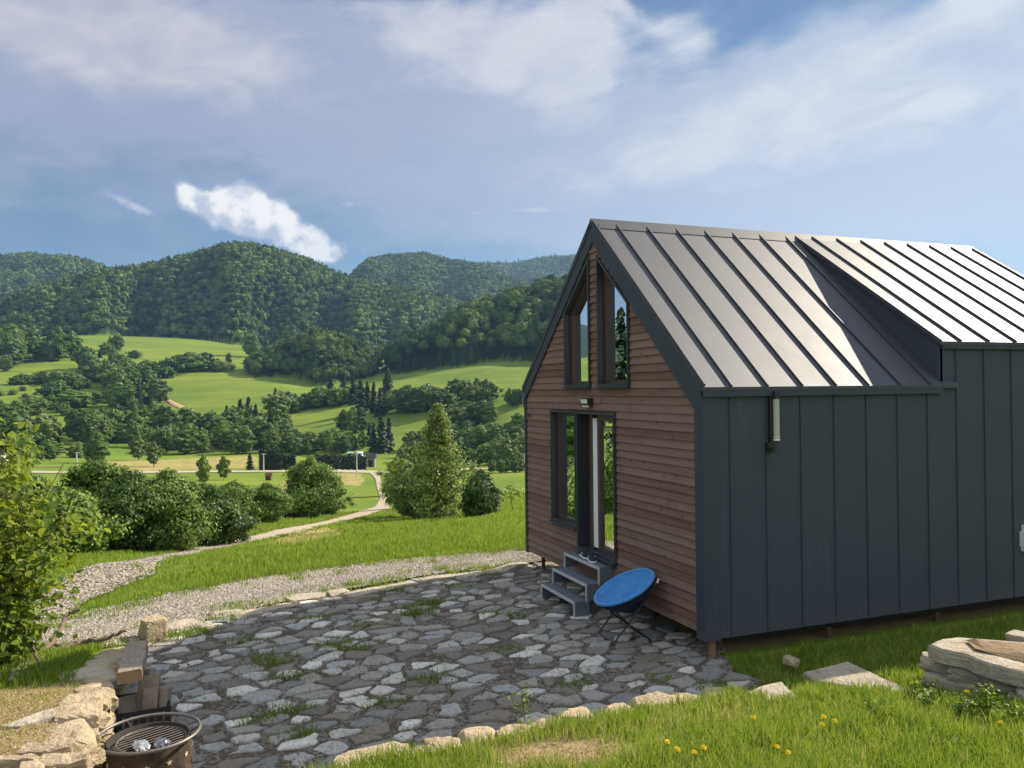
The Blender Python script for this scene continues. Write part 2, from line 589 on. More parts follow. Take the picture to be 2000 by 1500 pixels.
# forested hills: crest line in photo units, distance of the crest and of the foot, height of the wood on it
HILLS = {
    'main': ([(-1600, 700), (-700, 680), (-300, 640), (-100, 618), (0, 592), (100, 556), (200, 529), (300, 512), (400, 491), (450, 482), (520, 482), (600, 505), (680, 541), (740, 562), (800, 568), (880, 578), (920, 600), (1000, 640), (1100, 700), (1200, 760)], 1600, 1200, 17),
    'right': ([(640, 790), (680, 735), (720, 692), (760, 668), (800, 652), (860, 628), (900, 603), (950, 586), (1000, 566), (1060, 549), (1100, 545), (1300, 540), (1500, 560), (1800, 620), (2000, 640), (3000, 700)], 850, 590, 22),
    'knoll': ([(440, 760), (480, 705), (500, 691), (560, 662), (620, 644), (680, 656), (720, 677), (740, 700), (780, 760)], 860, 690, 10),
    'back': ([(560, 700), (640, 580), (690, 541), (720, 511), (760, 500), (830, 500), (900, 518), (950, 530), (1030, 556), (1100, 590), (1200, 640)], 2500, 1700, 18),
    'ridge': ([(600, 640), (700, 560), (860, 520), (940, 518), (1000, 522), (1060, 512), (1130, 500), (1300, 480), (1600, 500), (1900, 600), (2100, 640), (3000, 660)], 3900, 2700, 18),
    'left': ([(-1600, 640), (-700, 590), (-300, 530), (-100, 515), (0, 512), (60, 507), (130, 515), (200, 528), (260, 545), (330, 580), (420, 640)], 2800, 1700, 18)}
for k_, (cr, rc, rb, tr) in list(HILLS.items()):
    th, zc = [], []
    for px, py in cr:
        a, _, z = ctl(px, py, rc)
        th.append(a); zc.append(z - tr)
    HILLS[k_] = (np.array(th), np.array(zc), rc, rb, tr)


def hill_z(k_, th, r):
    t_, zc, rc, rb, tr = HILLS[k_]
    z1 = np.interp(th, t_, zc, left=-200, right=-200)
    wob = 1 + .05 * np.sin(th * 37 + rc) + .035 * np.sin(th * 90 + rc * .3)
    u = (r - rb * wob) / (rc - rb * wob)
    pr = np.sin(np.clip(u, 0, 1) * math.pi / 2) ** .85
    z0 = -60.0 if rc < 1500 else -20.0
    z = z0 + (z1 - z0) * pr + np.where((u > 0) & (u < 1), 5 * (rc / 1600) * np.sin(th * 31 + r * .012) * np.sin(np.clip(u, 0, 1) * math.pi), 0)
    z = np.where(u > 1, z1 - .45 * (r - rc), z)
    return np.where(u < 0, -500, z)


def near_h(x, y):
    ys = [-9, -5.5, -4.5, -3.5, -2.5, -1.5, -.5, .4, 2, 12]
    xe = np.interp(y, ys, [2.3, 2.2, 2.05, 1.88, 1.66, 1.46, 1.3, 1.05, .7, .7])
    ze = np.interp(y, ys, [.8, .52, .47, .42, .36, .29, .2, .08, .02, .0])
    dx_ = x - xe
    z = sstep(dx_, -.12, .06) * (ze + .15 * np.maximum(dx_, 0))
    zb = np.interp(x, [-9, -4.2, -3.0, -1.7, -.3, .6, 1.5, 2.5, 6], [0, 0, .06, .35, .5, .64, .72, .85, 1.3])
    z = np.maximum(z, sstep(-y, 6.02, 6.2) * zb)
    # raised bed behind the dry stone wall on the right
    bed = 0 * sstep(x, 2.15, 2.35) * sstep(y - (1.25 + .1 * (x - 2)), .05, .2) * sstep(-y, -3.4, -2.4)
    z = np.where(bed > 0, np.maximum(z, z * (1 - bed) + .6 * bed), z)
    return z


def ground(x, y, full=False):
    x = np.asarray(x, float); y = np.asarray(y, float); sh = x.shape
    x = x.ravel(); y = y.ravel()
    dx_, dy_ = x - CAM[0], y - CAM[1]
    r = np.hypot(dx_, dy_)
    th = np.arctan2(dx_ * RH[0] + dy_ * RH[1], dx_ * FH[0] + dy_ * FH[1])
    thc = np.clip(th, -1.15, .95)
    far = tps(thc, np.log(np.maximum(r, 8)))
    nz = near_h(x, y)
    wq = sstep(r, 14, 20)
    z = nz * (1 - wq) + far * wq
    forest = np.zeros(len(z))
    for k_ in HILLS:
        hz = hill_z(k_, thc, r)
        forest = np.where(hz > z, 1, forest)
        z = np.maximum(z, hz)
    if full:
        return z.reshape(sh), forest.reshape(sh)
    return z.reshape(sh)


_RS = np.exp(np.linspace(math.log(2.0), math.log(6000), 2600))


def at(px, py):
    """the point of the ground that the direction (px, py) meets"""
    d = ray(px, py); hl = np.hypot(d[0], d[1])
    X = CAM[0] + d[0] / hl * _RS; Y = CAM[1] + d[1] / hl * _RS; Z = CAM[2] + d[2] / hl * _RS
    g = ground(X, Y)
    k = np.argmax(Z < g) if (Z < g).any() else len(_RS) - 1
    k = max(k, 1)
    a, b = Z[k - 1] - g[k - 1], g[k] - Z[k]
    t = a / (a + b + 1e-9)
    x = X[k - 1] + t * (X[k] - X[k - 1]); y = Y[k - 1] + t * (Y[k] - Y[k - 1])
    return np.array([x, y, float(ground(np.array([x]), np.array([y]))[0])]), float(_RS[k])


def polar(th, r):
    return CAM[0] + r * (math.sin(0) + np.sin(th) * RH[0] + np.cos(th) * FH[0]), CAM[1] + r * (np.sin(th) * RH[1] + np.cos(th) * FH[1])


def in_poly(x, y, P):
    P = np.asarray(P); o = np.zeros(np.shape(x), bool); j = len(P) - 1
    for i in range(len(P)):
        c_ = ((P[i, 1] > y) != (P[j, 1] > y)) & (x < (P[j, 0] - P[i, 0]) * (y - P[i, 1]) / (P[j, 1] - P[i, 1] + 1e-12) + P[i, 0])
        o ^= c_; j = i
    return o


# pale mown strips and bare earth on the valley ground, as areas of the ground itself
DRY = [[at(*p)[0][:2] for p in q] for q in (
    [(150, 925), (210, 900), (360, 896), (500, 890), (505, 912), (330, 918), (230, 922)],
    [(480, 1075), (560, 1040), (640, 1030), (700, 1045), (600, 1062)],
    [(640, 925), (700, 922), (712, 938), (700, 950), (650, 945)],
    [(540, 955), (560, 935), (600, 935), (600, 975), (570, 990)])]


def mask_dry(x, y):
    o = np.zeros(np.shape(x))
    for P in DRY:
        o = np.maximum(o, in_poly(x, y, P))
    return o


def soil_mask(x, y):
    lb = sstep(-y, 5.9, 6.05) * sstep(-y, -7.3, -6.7) * sstep(x, -.75, -.3)
    pt = np.exp(-(((x - 2.45) / .35) ** 2 + ((y + 2.9) / .45) ** 2)) * 1.3 + np.exp(-(((x - 2.1) / .25) ** 2 + ((y + 1.35) / .5) ** 2)) * .6
    bed = 0 * sstep(x, 2.1, 2.25) * sstep(y - (1.2 + .1 * (x - 2)), .0, .1) * sstep(-y, -2.6, -2.2)
    und = sstep(x, -6.2, -5.9) * sstep(-x, .05, .35) * sstep(y, .0, .4)
    return np.clip(np.maximum.reduce([lb, pt, bed, und * .9]), 0, 1)


def m_ground(t):
    p = t.pos()
    big = t.noise(p, .012, 5)
    mid = t.noise(p, .22, 5)
    fin = t.noise(p, 3.0, 6, .65)
    c = t.mix(t.ss(big, .3, .7), (.105, .175, .018), (.200, .255, .030))
    c = t.mix(t.m('MULTIPLY', t.ss(mid, .42, .75), .6), c, (.215, .215, .055))
    c = t.mix(t.m('MULTIPLY', t.ss(fin, .35, .7), .5), c, (.055, .11, .014))
    bands = t.noise(t.vm('MULTIPLY', p, (.010, .010, .42)), 1.0, 5, .65)
    c = t.mix(t.ss(bands, .42, .62, 0, .6), c, (.085, .145, .018))
    c = t.mix(t.ss(t.noise(p, .16, 5, .75), .58, .72, 0, .55), c, (.055, .105, .016))
    c = t.mix(t.ss(t.noise(p, .045, 6, .7), .5, .75, 0, .5), c, (.23, .235, .06))
    dry = t.m('MULTIPLY', t.attr('dry'), t.ss(t.noise(p, .35, 5, .7), .3, .6))
    c = t.mix(t.m('MULTIPLY', dry, .92), c, (.34, .27, .12))
    so_ = t.m('MULTIPLY', t.attr('soil'), t.ss(t.m('ADD', t.attr('soil'), t.noise(p, 5.0, 5)), .6, 1.0))
    c = t.mix(so_, c, t.mix(t.noise(p, 9, 6, .7), (.17, .115, .06), (.42, .31, .18)))
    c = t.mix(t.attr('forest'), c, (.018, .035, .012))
    return princ(t, c, .95, 0, .1, t.noise(p, 14, 6, .7), .6, .06)


M_GROUND = mat('meadow_ground', m_ground)
tf = np.arange(-.74, .72, .0036)
th_ = np.concatenate([np.arange(-math.pi, -.74, .03), tf, np.arange(.74, math.pi - .02, .03)])
r_ = np.concatenate([[.02], np.exp(np.arange(math.log(.4), math.log(11000), .0132))])
TH, RR = np.meshgrid(th_, r_)
GX, GY = polar(TH, RR)
GZ, GFOR = ground(GX, GY, True)
inpat = in_poly(GX, GY, [(-5.6, .2), (1.2, .2), (1.9, -3.5), (2.1, -5.98), (-3.4, -5.98)])
GZ = GZ - np.where((GZ < .05) & (RR < 16) & inpat, .06, 0)
ni, nj = TH.shape
idx = np.arange(ni * nj).reshape(ni, nj)
jn = np.roll(np.arange(nj), -1)
Q = np.stack([idx[:-1, :], idx[:-1][:, jn], idx[1:][:, jn], idx[1:, :]], -1).reshape(-1, 4)
g_o = np_obj('ground', np.stack([GX, GY, GZ], -1).reshape(-1, 3), Q, M_GROUND, smooth=True,
             attrs={'forest': GFOR.ravel(), 'dry': mask_dry(GX, GY).ravel() * 1.0, 'soil': soil_mask(GX, GY).ravel()})
tagit(g_o, kind='structure')

# ------------------------------------------------------------------ gravel drive, path, valley road: sheets that follow the ground
def m_gravel(t):
    p = t.pos()
    v = t.new('ShaderNodeTexVoronoi'); t.put(v.inputs['Vector'], p); v.inputs['Scale'].default_value = 26
    sep = t.new('ShaderNodeSeparateColor'); t.l.new(v.outputs['Color'], sep.inputs[0])
    st = t.mix(sep.outputs[0], (.17, .15, .13), (.41, .37, .31))
    big = t.noise(p, .9, 5, .6)
    c = t.mix(t.m('MULTIPLY', t.ss(big, .35, .75), .55), st, (.33, .27, .19))
    tr = t.m('MULTIPLY', t.attr('track'), 1.3, clamp=True)
    c = t.mix(t.m('MULTIPLY', tr, t.ss(t.noise(p, 2.5, 4), .3, .6)), c, t.mix(sep.outputs[1], (.10, .09, .085), (.28, .26, .24)))
    return princ(t, c, .9, 0, .2, v.outputs['Distance'], .9, .03)


M_GRAVEL = mat('gravel_stones', m_gravel)


def m_path(t):
    p = t.pos()
    n = t.noise(p, 1.6, 6, .7)
    v = t.voro(p, 9.0)
    c = t.mix(n, (.30, .245, .17), (.46, .40, .31))
    c = t.mix(t.m('MULTIPLY', t.ss(v, .0, .35, 1, 0), .35), c, (.22, .19, .15))
    return princ(t, c, .95, 0, .15, t.m('ADD', v, n), .7, .05)


M_PATH = mat('pale_stony_path', m_path)


def drape_strip(name, left, right, mt, n=120, across=10, lift=.03, jag=.12, attr=None):
    """a sheet between two edge lines, draped over the ground, its edges ragged"""
    def resample(P):
        P = np.asarray(P, float); d = np.concatenate([[0], np.cumsum(np.linalg.norm(np.diff(P, axis=0), axis=1))])
        s_ = np.linspace(0, d[-1], n)
        return np.stack([np.interp(s_, d, P[:, 0]), np.interp(s_, d, P[:, 1])], 1)
    A, B = resample(left), resample(right)
    k = np.linspace(0, 1, across + 1)
    G = A[:, None] * (1 - k)[None, :, None] + B[:, None] * k[None, :, None]
    wd = np.linalg.norm(B - A, axis=1)
    r = np.random.default_rng(len(name))
    nrm = (B - A) / (wd[:, None] + 1e-9)
    G[:, 0] += nrm * (r.uniform(-1, 1, (n, 1)) * jag); G[:, -1] += nrm * (r.uniform(-1, 1, (n, 1)) * jag)
    X, Y = G[..., 0], G[..., 1]
    Z = ground(X, Y) + lift + .0006 * np.hypot(X - CAM[0], Y - CAM[1])
    Z[:, 0] -= lift * .9; Z[:, -1] -= lift * .9
    ix = np.arange(n * (across + 1)).reshape(n, -1)
    Q = np.stack([ix[:-1, :-1], ix[1:, :-1], ix[1:, 1:], ix[:-1, 1:]], -1).reshape(-1, 4)
    kk = np.broadcast_to(k, (n, across + 1))
    tr = np.exp(-((kk - .36) / .07) ** 2) + np.exp(-((kk - .7) / .07) ** 2)
    o = np_obj(name, np.stack([X, Y, Z], -1).reshape(-1, 3), Q, mt, smooth=True, attrs={'track': tr.ravel()})
    return tagit(o, kind='structure')


def gp(*pts):
    return [at(*p)[0][:2] for p in pts]


near_edge = gp((20, 1330), (100, 1285), (300, 1238), (420, 1208), (600, 1166), (820, 1128), (1000, 1103), (1060, 1098))
near_edge = near_edge + [np.array((-5.5, 2.5)), np.array((-5.6, 8))]
far_edge = gp((20, 1255), (130, 1215), (330, 1166), (560, 1126), (760, 1101), (1020, 1076), (1060, 1072))
far_edge = far_edge + [far_edge[-1] + np.array((.0, 2.4)), far_edge[-1] + np.array((.4, 8))]
drape_strip('gravel_drive', far_edge, near_edge, M_GRAVEL, 200, 24, .035, .06)
drape_strip('stony_path', gp((30, 1225), (70, 1165), (190, 1108), (290, 1090), (400, 1066), (500, 1046), (590, 1027), (650, 1014), (700, 1001), (730, 992), (742, 975), (737, 955), (733, 935), (722, 924)),
            gp((95, 1235), (150, 1185), (205, 1160), (300, 1114), (400, 1083), (500, 1060), (590, 1040), (650, 1024), (715, 1008), (760, 994), (757, 975), (745, 955), (743, 935), (736, 924)), M_PATH, 220, 10, .03, .15)
drape_strip('valley_road', gp((-200, 921), (100, 921), (400, 919.5), (560, 918.5), (700, 919), (900, 916), (1030, 914)), gp((-200, 925), (100, 925), (400, 923.5), (560, 922.5), (700, 924), (900, 919), (1030, 917)), M_PATH, 160, 4, .15, .3)
drape_strip('farm_track', gp((322, 776), (345, 788), (384, 805)), gp((318, 779), (338, 793), (378, 810)), mat('earth_track', lambda t: princ(t, t.mix(t.noise(t.pos(), .2, 4), (.30, .19, .10), (.45, .31, .19)), .95)), 40, 4, .4, .5)


# loose pebbles on the gravel (part of nothing one could count)
def pebbles(name, P, smin, smax, cols, seed):
    r = np.random.default_rng(seed)
    n = len(P)
    V0 = np.array([[1, 0, 0], [-1, 0, 0], [0, 1, 0], [0, -1, 0], [0, 0, 1], [0, 0, -1]], float)
    F0 = np.array([[0, 2, 4], [2, 1, 4], [1, 3, 4], [3, 0, 4], [2, 0, 5], [1, 2, 5], [3, 1, 5], [0, 3, 5]])
    s_ = r.uniform(smin, smax, (n, 1, 1)) * r.uniform(.6, 1.3, (n, 1, 3)) * np.array([1, 1, .6])
    a = r.uniform(0, 6.28, n)
    R = np.zeros((n, 3, 3)); R[:, 0, 0] = np.cos(a); R[:, 0, 1] = -np.sin(a); R[:, 1, 0] = np.sin(a); R[:, 1, 1] = np.cos(a); R[:, 2, 2] = 1
    V = np.einsum('nij,nvj->nvi', R, V0[None] * s_ * r.uniform(.75, 1.2, (n, 6, 1))) + P[:, None]
    F = (F0[None] + (np.arange(n) * 6)[:, None, None]).reshape(-1, 3)
    o = np_obj(name, V.reshape(-1, 3), F, cols, tint=np.repeat(r.uniform(0, 1, n), 8))
    return tagit(o, kind='stuff')


def scatter_between(A, B, n, seed, lift=.04, edge=0.0):
    r = np.random.default_rng(seed)
    A = np.asarray(A, float); B = np.asarray(B, float)
    m_ = min(len(A), len(B))
    d = np.concatenate([[0], np.cumsum(np.linalg.norm(np.diff(A[:m_], axis=0), axis=1))])
    s_ = r.uniform(0, d[-1], n)
    a = np.stack([np.interp(s_, d, A[:m_, 0]), np.interp(s_, d, A[:m_, 1])], 1)
    b = np.stack([np.interp(s_, d, B[:m_, 0]), np.interp(s_, d, B[:m_, 1])], 1)
    k = r.uniform(-edge, 1 + edge, (n, 1))
    p = a * (1 - k) + b * k
    return np.column_stack([p, ground(p[:, 0], p[:, 1]) + lift])


M_PEB = mat('pebble', lambda t: princ(t, t.mix(t.attr('tint'), (.15, .13, .11), (.48, .43, .36)), .85, 0, .2))
pebbles('loose_gravel', np.vstack([scatter_between(far_edge[:8], near_edge[:8], 30000, 3, .038, .06),
                                   scatter_between(gp((30, 1225), (70, 1165), (190, 1108), (290, 1090), (400, 1066), (500, 1046)), gp((95, 1235), (150, 1185), (205, 1160), (300, 1114), (400, 1083), (500, 1060)), 9000, 5, .05, .05)]), .012, .03, M_PEB, 4)


# ------------------------------------------------------------------ flagstone patio (paving of the ground)
def m_flag(t):
    o = t.pos()
    ti = t.attr('tint')
    n = t.noise(o, 6, 6, .65)
    ramp = t.new('ShaderNodeValToRGB')
    el_ = ramp.color_ramp.elements
    stops = [(0, (.165, .152, .135)), (.25, (.23, .205, .17)), (.4, (.215, .225, .23)), (.55, (.32, .30, .265)), (.68, (.36, .37, .365)), (.8, (.50, .485, .44)), (1, (.72, .705, .65))]
    el_[0].position, el_[0].color = stops[0][0], (*stops[0][1], 1)
    el_[1].position, el_[1].color = stops[-1][0], (*stops[-1][1], 1)
    for p_, c_ in stops[1:-1]:
        e = el_.new(p_); e.color = (*c_, 1)
    t.put(ramp.inputs[0], t.m('ADD', ti, t.m('MULTIPLY', t.m('SUBTRACT', n, .5), .12), clamp=True))
    c = t.mix(t.m('MULTIPLY', t.ss(t.noise(o, 22, 5, .7), .45, .75), .55), ramp.outputs[0], (.15, .13, .11))
    lay = t.noise(t.vm('ADD', t.vm('MULTIPLY', o, (9, 30, 1)), t.xyz(t.m('MULTIPLY', ti, 71.0), 0.0, 0.0)), 1.0, 5, .7, dist=.8)
    c = t.mix(t.m('MULTIPLY', t.ss(lay, .52, .60), .35), c, (.11, .095, .085))
    c = t.mix(t.m('MULTIPLY', t.ss(t.noise(o, 2.3, 5, .7), .55, .8), .4), c, (.20, .17, .13))
    return princ(t, c, .85, 0, .25, t.m('ADD', t.m('ADD', n, t.m('MULTIPLY', lay, .6)), t.m('MULTIPLY', t.noise(o, 30, 5, .7), .5)), .8, .03)


def m_joint(t):
    o = t.pos()
    v = t.new('ShaderNodeTexVoronoi'); t.put(v.inputs['Vector'], o); v.inputs['Scale'].default_value = 34
    sep = t.new('ShaderNodeSeparateColor'); t.l.new(v.outputs['Color'], sep.inputs[0])
    c = t.mix(t.ss(sep.outputs[0], .2, 1.0), (.085, .076, .065), (.24, .215, .18))
    c = t.mix(t.ss(t.noise(o, 1.6, 5, .7), .48, .68), c, (.10, .074, .053))
    return princ(t, c, .95, 0, .15, v.outputs['Distance'], .8, .02)


M_FLAG = mat('flagstone', m_flag)
M_JOINT = mat('joint_gravel', m_joint)
patio_poly = np.array(gp((300, 1240), (420, 1210), (600, 1168), (820, 1130), (1000, 1105), (1050, 1100)) + [np.array(q) for q in ((-5.2, .35), (-.3, .3), (.35, .1), (.75, .15), (1.0, -.3), (1.3, -1.0), (1.42, -1.6), (1.62, -2.6), (1.84, -3.6), (2.02, -4.6), (2.16, -5.98), (-1.7, -6.02), (-3.0, -6.0))])


def clip_cell(P, n, d):
    o = []
    for i in range(len(P)):
        a, b = P[i], P[(i + 1) % len(P)]
        da, db = a @ n - d, b @ n - d
        if da <= 0: o.append(a)
        if da * db < 0: o.append(a + (b - a) * (da / (da - db)))
    return np.array(o)


def build_patio():
    r = np.random.default_rng(21)
    ang = R_(8)                                            # most slabs lie long side across the view
    AX = np.array([[math.cos(ang), math.sin(ang)], [-math.sin(ang), math.cos(ang)]])
    ST = np.array([1.18, .80])
    pts = []
    lo, hi = patio_poly.min(0) - .3, patio_poly.max(0) + .3
    tries = 0
    while tries < 19000:
        tries += 1
        p = r.uniform(lo, hi)
        q = (AX @ p) * ST
        dmin = r.choice([.18, .30, .43, .58, .72], p=[.16, .24, .28, .22, .10])
        if all(np.hypot(*(q - k)) > dmin for k in pts): pts.append(q)
    pts = np.array(pts)
    mb = MB()
    for i, c_ in enumerate(pts):
        wpos = AX.T @ (c_ / ST)
        if not in_poly(np.array([wpos[0]]), np.array([wpos[1]]), patio_poly)[0]: continue
        far_row = wpos[0] < -4.6 + .0 * wpos[1] or (wpos[0] - (-5.2) < .9 + .45 * max(0, -wpos[1] - 1.5))
        if r.random() < .04: continue                      # a gap of bare gravel
        th0 = r.uniform(0, 1.57)
        P = c_ + .5 * np.array([[math.cos(th0 + k * math.pi / 2), math.sin(th0 + k * math.pi / 2)] for k in range(4)])
        for j in np.argsort(((pts - c_) ** 2).sum(1))[1:14]:
            n = pts[j] - c_; dd = np.linalg.norm(n); n = n / dd; n = n + r.normal(size=2) * .13; n /= np.linalg.norm(n)
            gap = r.uniform(.005, .032)
            P = clip_cell(P, n, c_ @ n + dd / 2 * .985 - gap)
            if len(P) < 3: break
        if len(P) < 3: continue
        ti = r.choice([r.uniform(0, .2), r.uniform(.2, .35), r.uniform(.36, .48), r.uniform(.5, .62), r.uniform(.62, .74), r.uniform(.76, 1.0)], p=[.12, .15, .13, .20, .16, .24])
        shrink = r.uniform(.86, .99) if ti < .7 else r.uniform(.68, .92)
        P = c_ + (P - c_) * shrink
        # worn, slightly broken outline
        E2 = []
        for k in range(len(P)):
            a, b = P[k], P[(k + 1) % len(P)]
            ln = np.linalg.norm(b - a)
            ns = max(2, int(ln / .07))
            for u in np.arange(ns) / ns:
                q = a + (b - a) * u
                if 0 < u: q = q + r.normal(size=2) * .013
                else: q = q + (c_ - q) * r.uniform(.0, .07)
                E2.append(q)
        E2 = np.array(E2)
        if len(E2) < 4: continue
        out = (E2 / ST) @ AX
        cen = out.mean(0)
        hgt = r.uniform(.010, .030); tl = r.normal(size=2) * .018
        n = len(out)
        inn = cen + (out - cen) * .93
        zt = lambda Pq: hgt + (Pq - cen) @ tl
        nz1 = r.normal(size=n) * .003
        V = np.vstack([np.column_stack([out, np.full(n, -.045)]), np.column_stack([out, zt(out) - .012]), np.column_stack([inn, zt(inn) + nz1]), [[cen[0], cen[1], hgt + r.normal() * .004]]])
        F = [(k, (k + 1) % n, n + (k + 1) % n, n + k) for k in range(n)] + [(n + k, n + (k + 1) % n, 2 * n + (k + 1) % n, 2 * n + k) for k in range(n)] + [(2 * n + k, 2 * n + (k + 1) % n, 3 * n) for k in range(n)]
        mb.add(V, F, ti, 0)
    # bed of gravel and earth the slabs are set in
    P = patio_poly
    gx, gy = np.meshgrid(np.arange(lo[0], hi[0], .09), np.arange(lo[1], hi[1], .09))
    ii = np.arange(gx.size).reshape(gx.shape)
    cx, cy = gx[:-1, :-1] + .045, gy[:-1, :-1] + .045
    ok = in_poly(cx.ravel(), cy.ravel(), P)
    Q = np.stack([ii[:-1, :-1], ii[:-1, 1:], ii[1:, 1:], ii[1:, :-1]], -1).reshape(-1, 4)[ok]
    V = np.column_stack([gx.ravel(), gy.ravel(), vnoise(np.column_stack([gx.ravel(), gy.ravel(), gx.ravel() * 0]), 5, 3) * .010 + .004])
    mb.add(V, Q.tolist(), .5, 1)
    o = mb.build('patio', [M_FLAG, M_JOINT])
    tagit(o, kind='structure')
    return pts


build_patio()
jp = rng.uniform(patio_poly.min(0), patio_poly.max(0), (9000, 2))
jp = jp[in_poly(jp[:, 0], jp[:, 1], patio_poly)]
pebbles('joint_pebbles', np.column_stack([jp, np.full(len(jp), .01)]), .006, .016, mat('joint_pebble', lambda t: princ(t, t.mix(t.attr('tint'), (.07, .06, .055), (.30, .27, .24)), .9, 0, .2)), 9)

# ------------------------------------------------------------------ the cabin
W, L, ZB, ZE, ZR = 5.283, 7.24, .30, 3.05, 5.359
HW = W / 2
SL = (ZR - ZE) / HW                                         # slope of the main roof
YD, ZD = 3.50, 3.585                                        # dormer: where its cheek stands, height of its eave
SD = (ZR - ZD) / HW
cabin = thing('cabin', 'small gabled cabin with reddish board front and dark grey standing seam metal roof and side', 'cabin', (0, 0, 0))


def m_wood(t):
    o = t.obj()
    ti = t.attr('tint')
    st = t.new('ShaderNodeMapping'); t.put(st.inputs['Vector'], o); st.inputs['Scale'].default_value = (1.6, 1, 26)
    off = t.vm('ADD', st.outputs[0], t.xyz(t.m('MULTIPLY', ti, 97.0), 0.0, 0.0))
    g1 = t.noise(off, 1.6, 7, .65, dist=.6)
    g2 = t.noise(off, 7.0, 4, .6)
    c = t.mix(t.ss(g1, .25, .75), (.120, .068, .053), (.205, .128, .100))
    c = t.mix(t.m('MULTIPLY', t.ss(g2, .45, .7), .45), c, (.085, .046, .038))
    c = t.mix(t.m('MULTIPLY', t.ss(ti, .0, 1.0), .70), c, (.235, .165, .135))
    kn = t.new('ShaderNodeMapping'); t.put(kn.inputs['Vector'], o); kn.inputs['Scale'].default_value = (1, 1, 1.6)
    kv = t.vm('ADD', kn.outputs[0], t.xyz(t.m('MULTIPLY', ti, 53.0), 0.0, 0.0))
    vd = t.voro(kv, 4.6)
    c = t.mix(t.m('MULTIPLY', t.ss(vd, .05, .15, 1, 0), .85), c, (.065, .033, .025))
    bl = t.ss(t.noise(o, 2.2, 5, .7), .52, .72)
    c = t.mix(t.m('MULTIPLY', bl, .5), c, (.115, .075, .062))
    sepn = t.new('ShaderNodeSeparateXYZ'); t.put(sepn.inputs[0], o)
    return princ(t, c, .75, 0, .2, t.m('ADD', g1, g2), .35, .004)


M_WOOD = mat('stained_boards', m_wood)


def m_metal(name, col, rough, metal=.0, spec=.5, bend=.12, coat=0.0):
    def fn(t):
        o = t.obj()
        n = t.noise(o, 1.3, 3, .5)
        f = t.noise(o, 60, 3, .6)
        c = t.mix(n, tuple(x * .92 for x in col), tuple(x * 1.10 for x in col))
        dirt = t.ss(t.noise(o, 3.0, 6, .7), .55, .8)
        c = t.mix(t.m('MULTIPLY', dirt, .12), c, (.16, .15, .13))
        sp = t.new('ShaderNodeSeparateXYZ'); t.put(sp.inputs[0], o)
        mud = t.m('MULTIPLY', t.ss(t.m('ADD', sp.outputs[2], t.m('MULTIPLY', t.noise(o, 5.0, 6, .7), .5)), .45, .85, 1, 0), t.ss(t.noise(o, 26, 5, .7), .4, .7))
        c = t.mix(t.m('MULTIPLY', mud, .5), c, (.13, .105, .08))
        run = t.noise(t.vm('MULTIPLY', o, (7, 7, .5)), 1.0, 5, .65)
        c = t.mix(t.ss(run, .55, .75, 0, .16), c, (.15, .145, .14))
        rg = t.m('ADD', rough, t.m('MULTIPLY', t.m('SUBTRACT', t.noise(o, 2.0, 5, .6), .5), .10))
        return princ(t, c, rg, metal, spec, t.m('ADD', n, t.m('MULTIPLY', f, .02)), bend, .05)
    return mat(name, fn)


M_SIDE = m_metal('anthracite_cladding', (.047, .057, .078), .60, spec=.3, bend=.04)
M_TRIM = m_metal('anthracite_trim', (.040, .050, .069), .55, spec=.35, bend=.02)
M_ROOF = m_metal('roof_sheet', (.060, .066, .082), .58, .35, .5, .05)
M_FRAME = plain('dark_frame', (.030, .036, .044), .45, 0, .15, 3)
M_BROWN = plain('brown_window_wood', (.060, .038, .030), .5, 0, .3, 6)
M_DARK = plain('dark_underside', (.02, .02, .02), .9)
M_INT = plain('interior_boards', (.32, .22, .14), .7, 0, .25, 4)
M_STEEL = plain('galvanised_steel', (.30, .31, .32), .42, .8, .2, 20)
M_RUST = plain('rusty_steel', (.13, .075, .05), .8, .2, .4, 14)
M_BLACK = plain('black_plastic', (.015, .016, .017), .5, 0, .2, 10)
M_WHITE = plain('white_plastic', (.72, .73, .74), .45, 0, .06, 10)


def m_glass(t):
    fr = t.new('ShaderNodeFresnel'); fr.inputs['IOR'].default_value = 2.1
    tr = t.new('ShaderNodeBsdfTransparent'); t.put(tr.inputs['Color'], (.62, .66, .66, 1))
    gl = t.new('ShaderNodeBsdfGlossy'); gl.inputs['Roughness'].default_value = .0
    t.put(gl.inputs['Color'], (.92, .95, .97, 1))
    mx = t.new('ShaderNodeMixShader')
    t.put(mx.inputs[0], t.m('ADD', t.m('MULTIPLY', fr.outputs[0], .85), .10, clamp=True)); t.l.new(tr.outputs[0], mx.inputs[1]); t.l.new(gl.outputs[0], mx.inputs[2])
    return mx.outputs[0]


M_GLASS = mat('window_glass', m_glass)

# openings of the front: (x0, x1, z0, z1 at x0, z1 at x1), in metres
UW_L = (-3.63, -2.775, 3.078, 4.19, 4.895)                  # upper windows, sloping heads
UW_R = (-2.52, -1.645, 3.078, 4.895, 4.16)
LW = (-4.17, -3.262, .985, 2.71, 2.71)
DR = (-3.222, -2.045, .70, 2.705, 2.705)
OPEN = [UW_L, UW_R, LW, DR]


def head(o, x):
    return o[3] + (o[4] - o[3]) * (x - o[0]) / (o[1] - o[0])


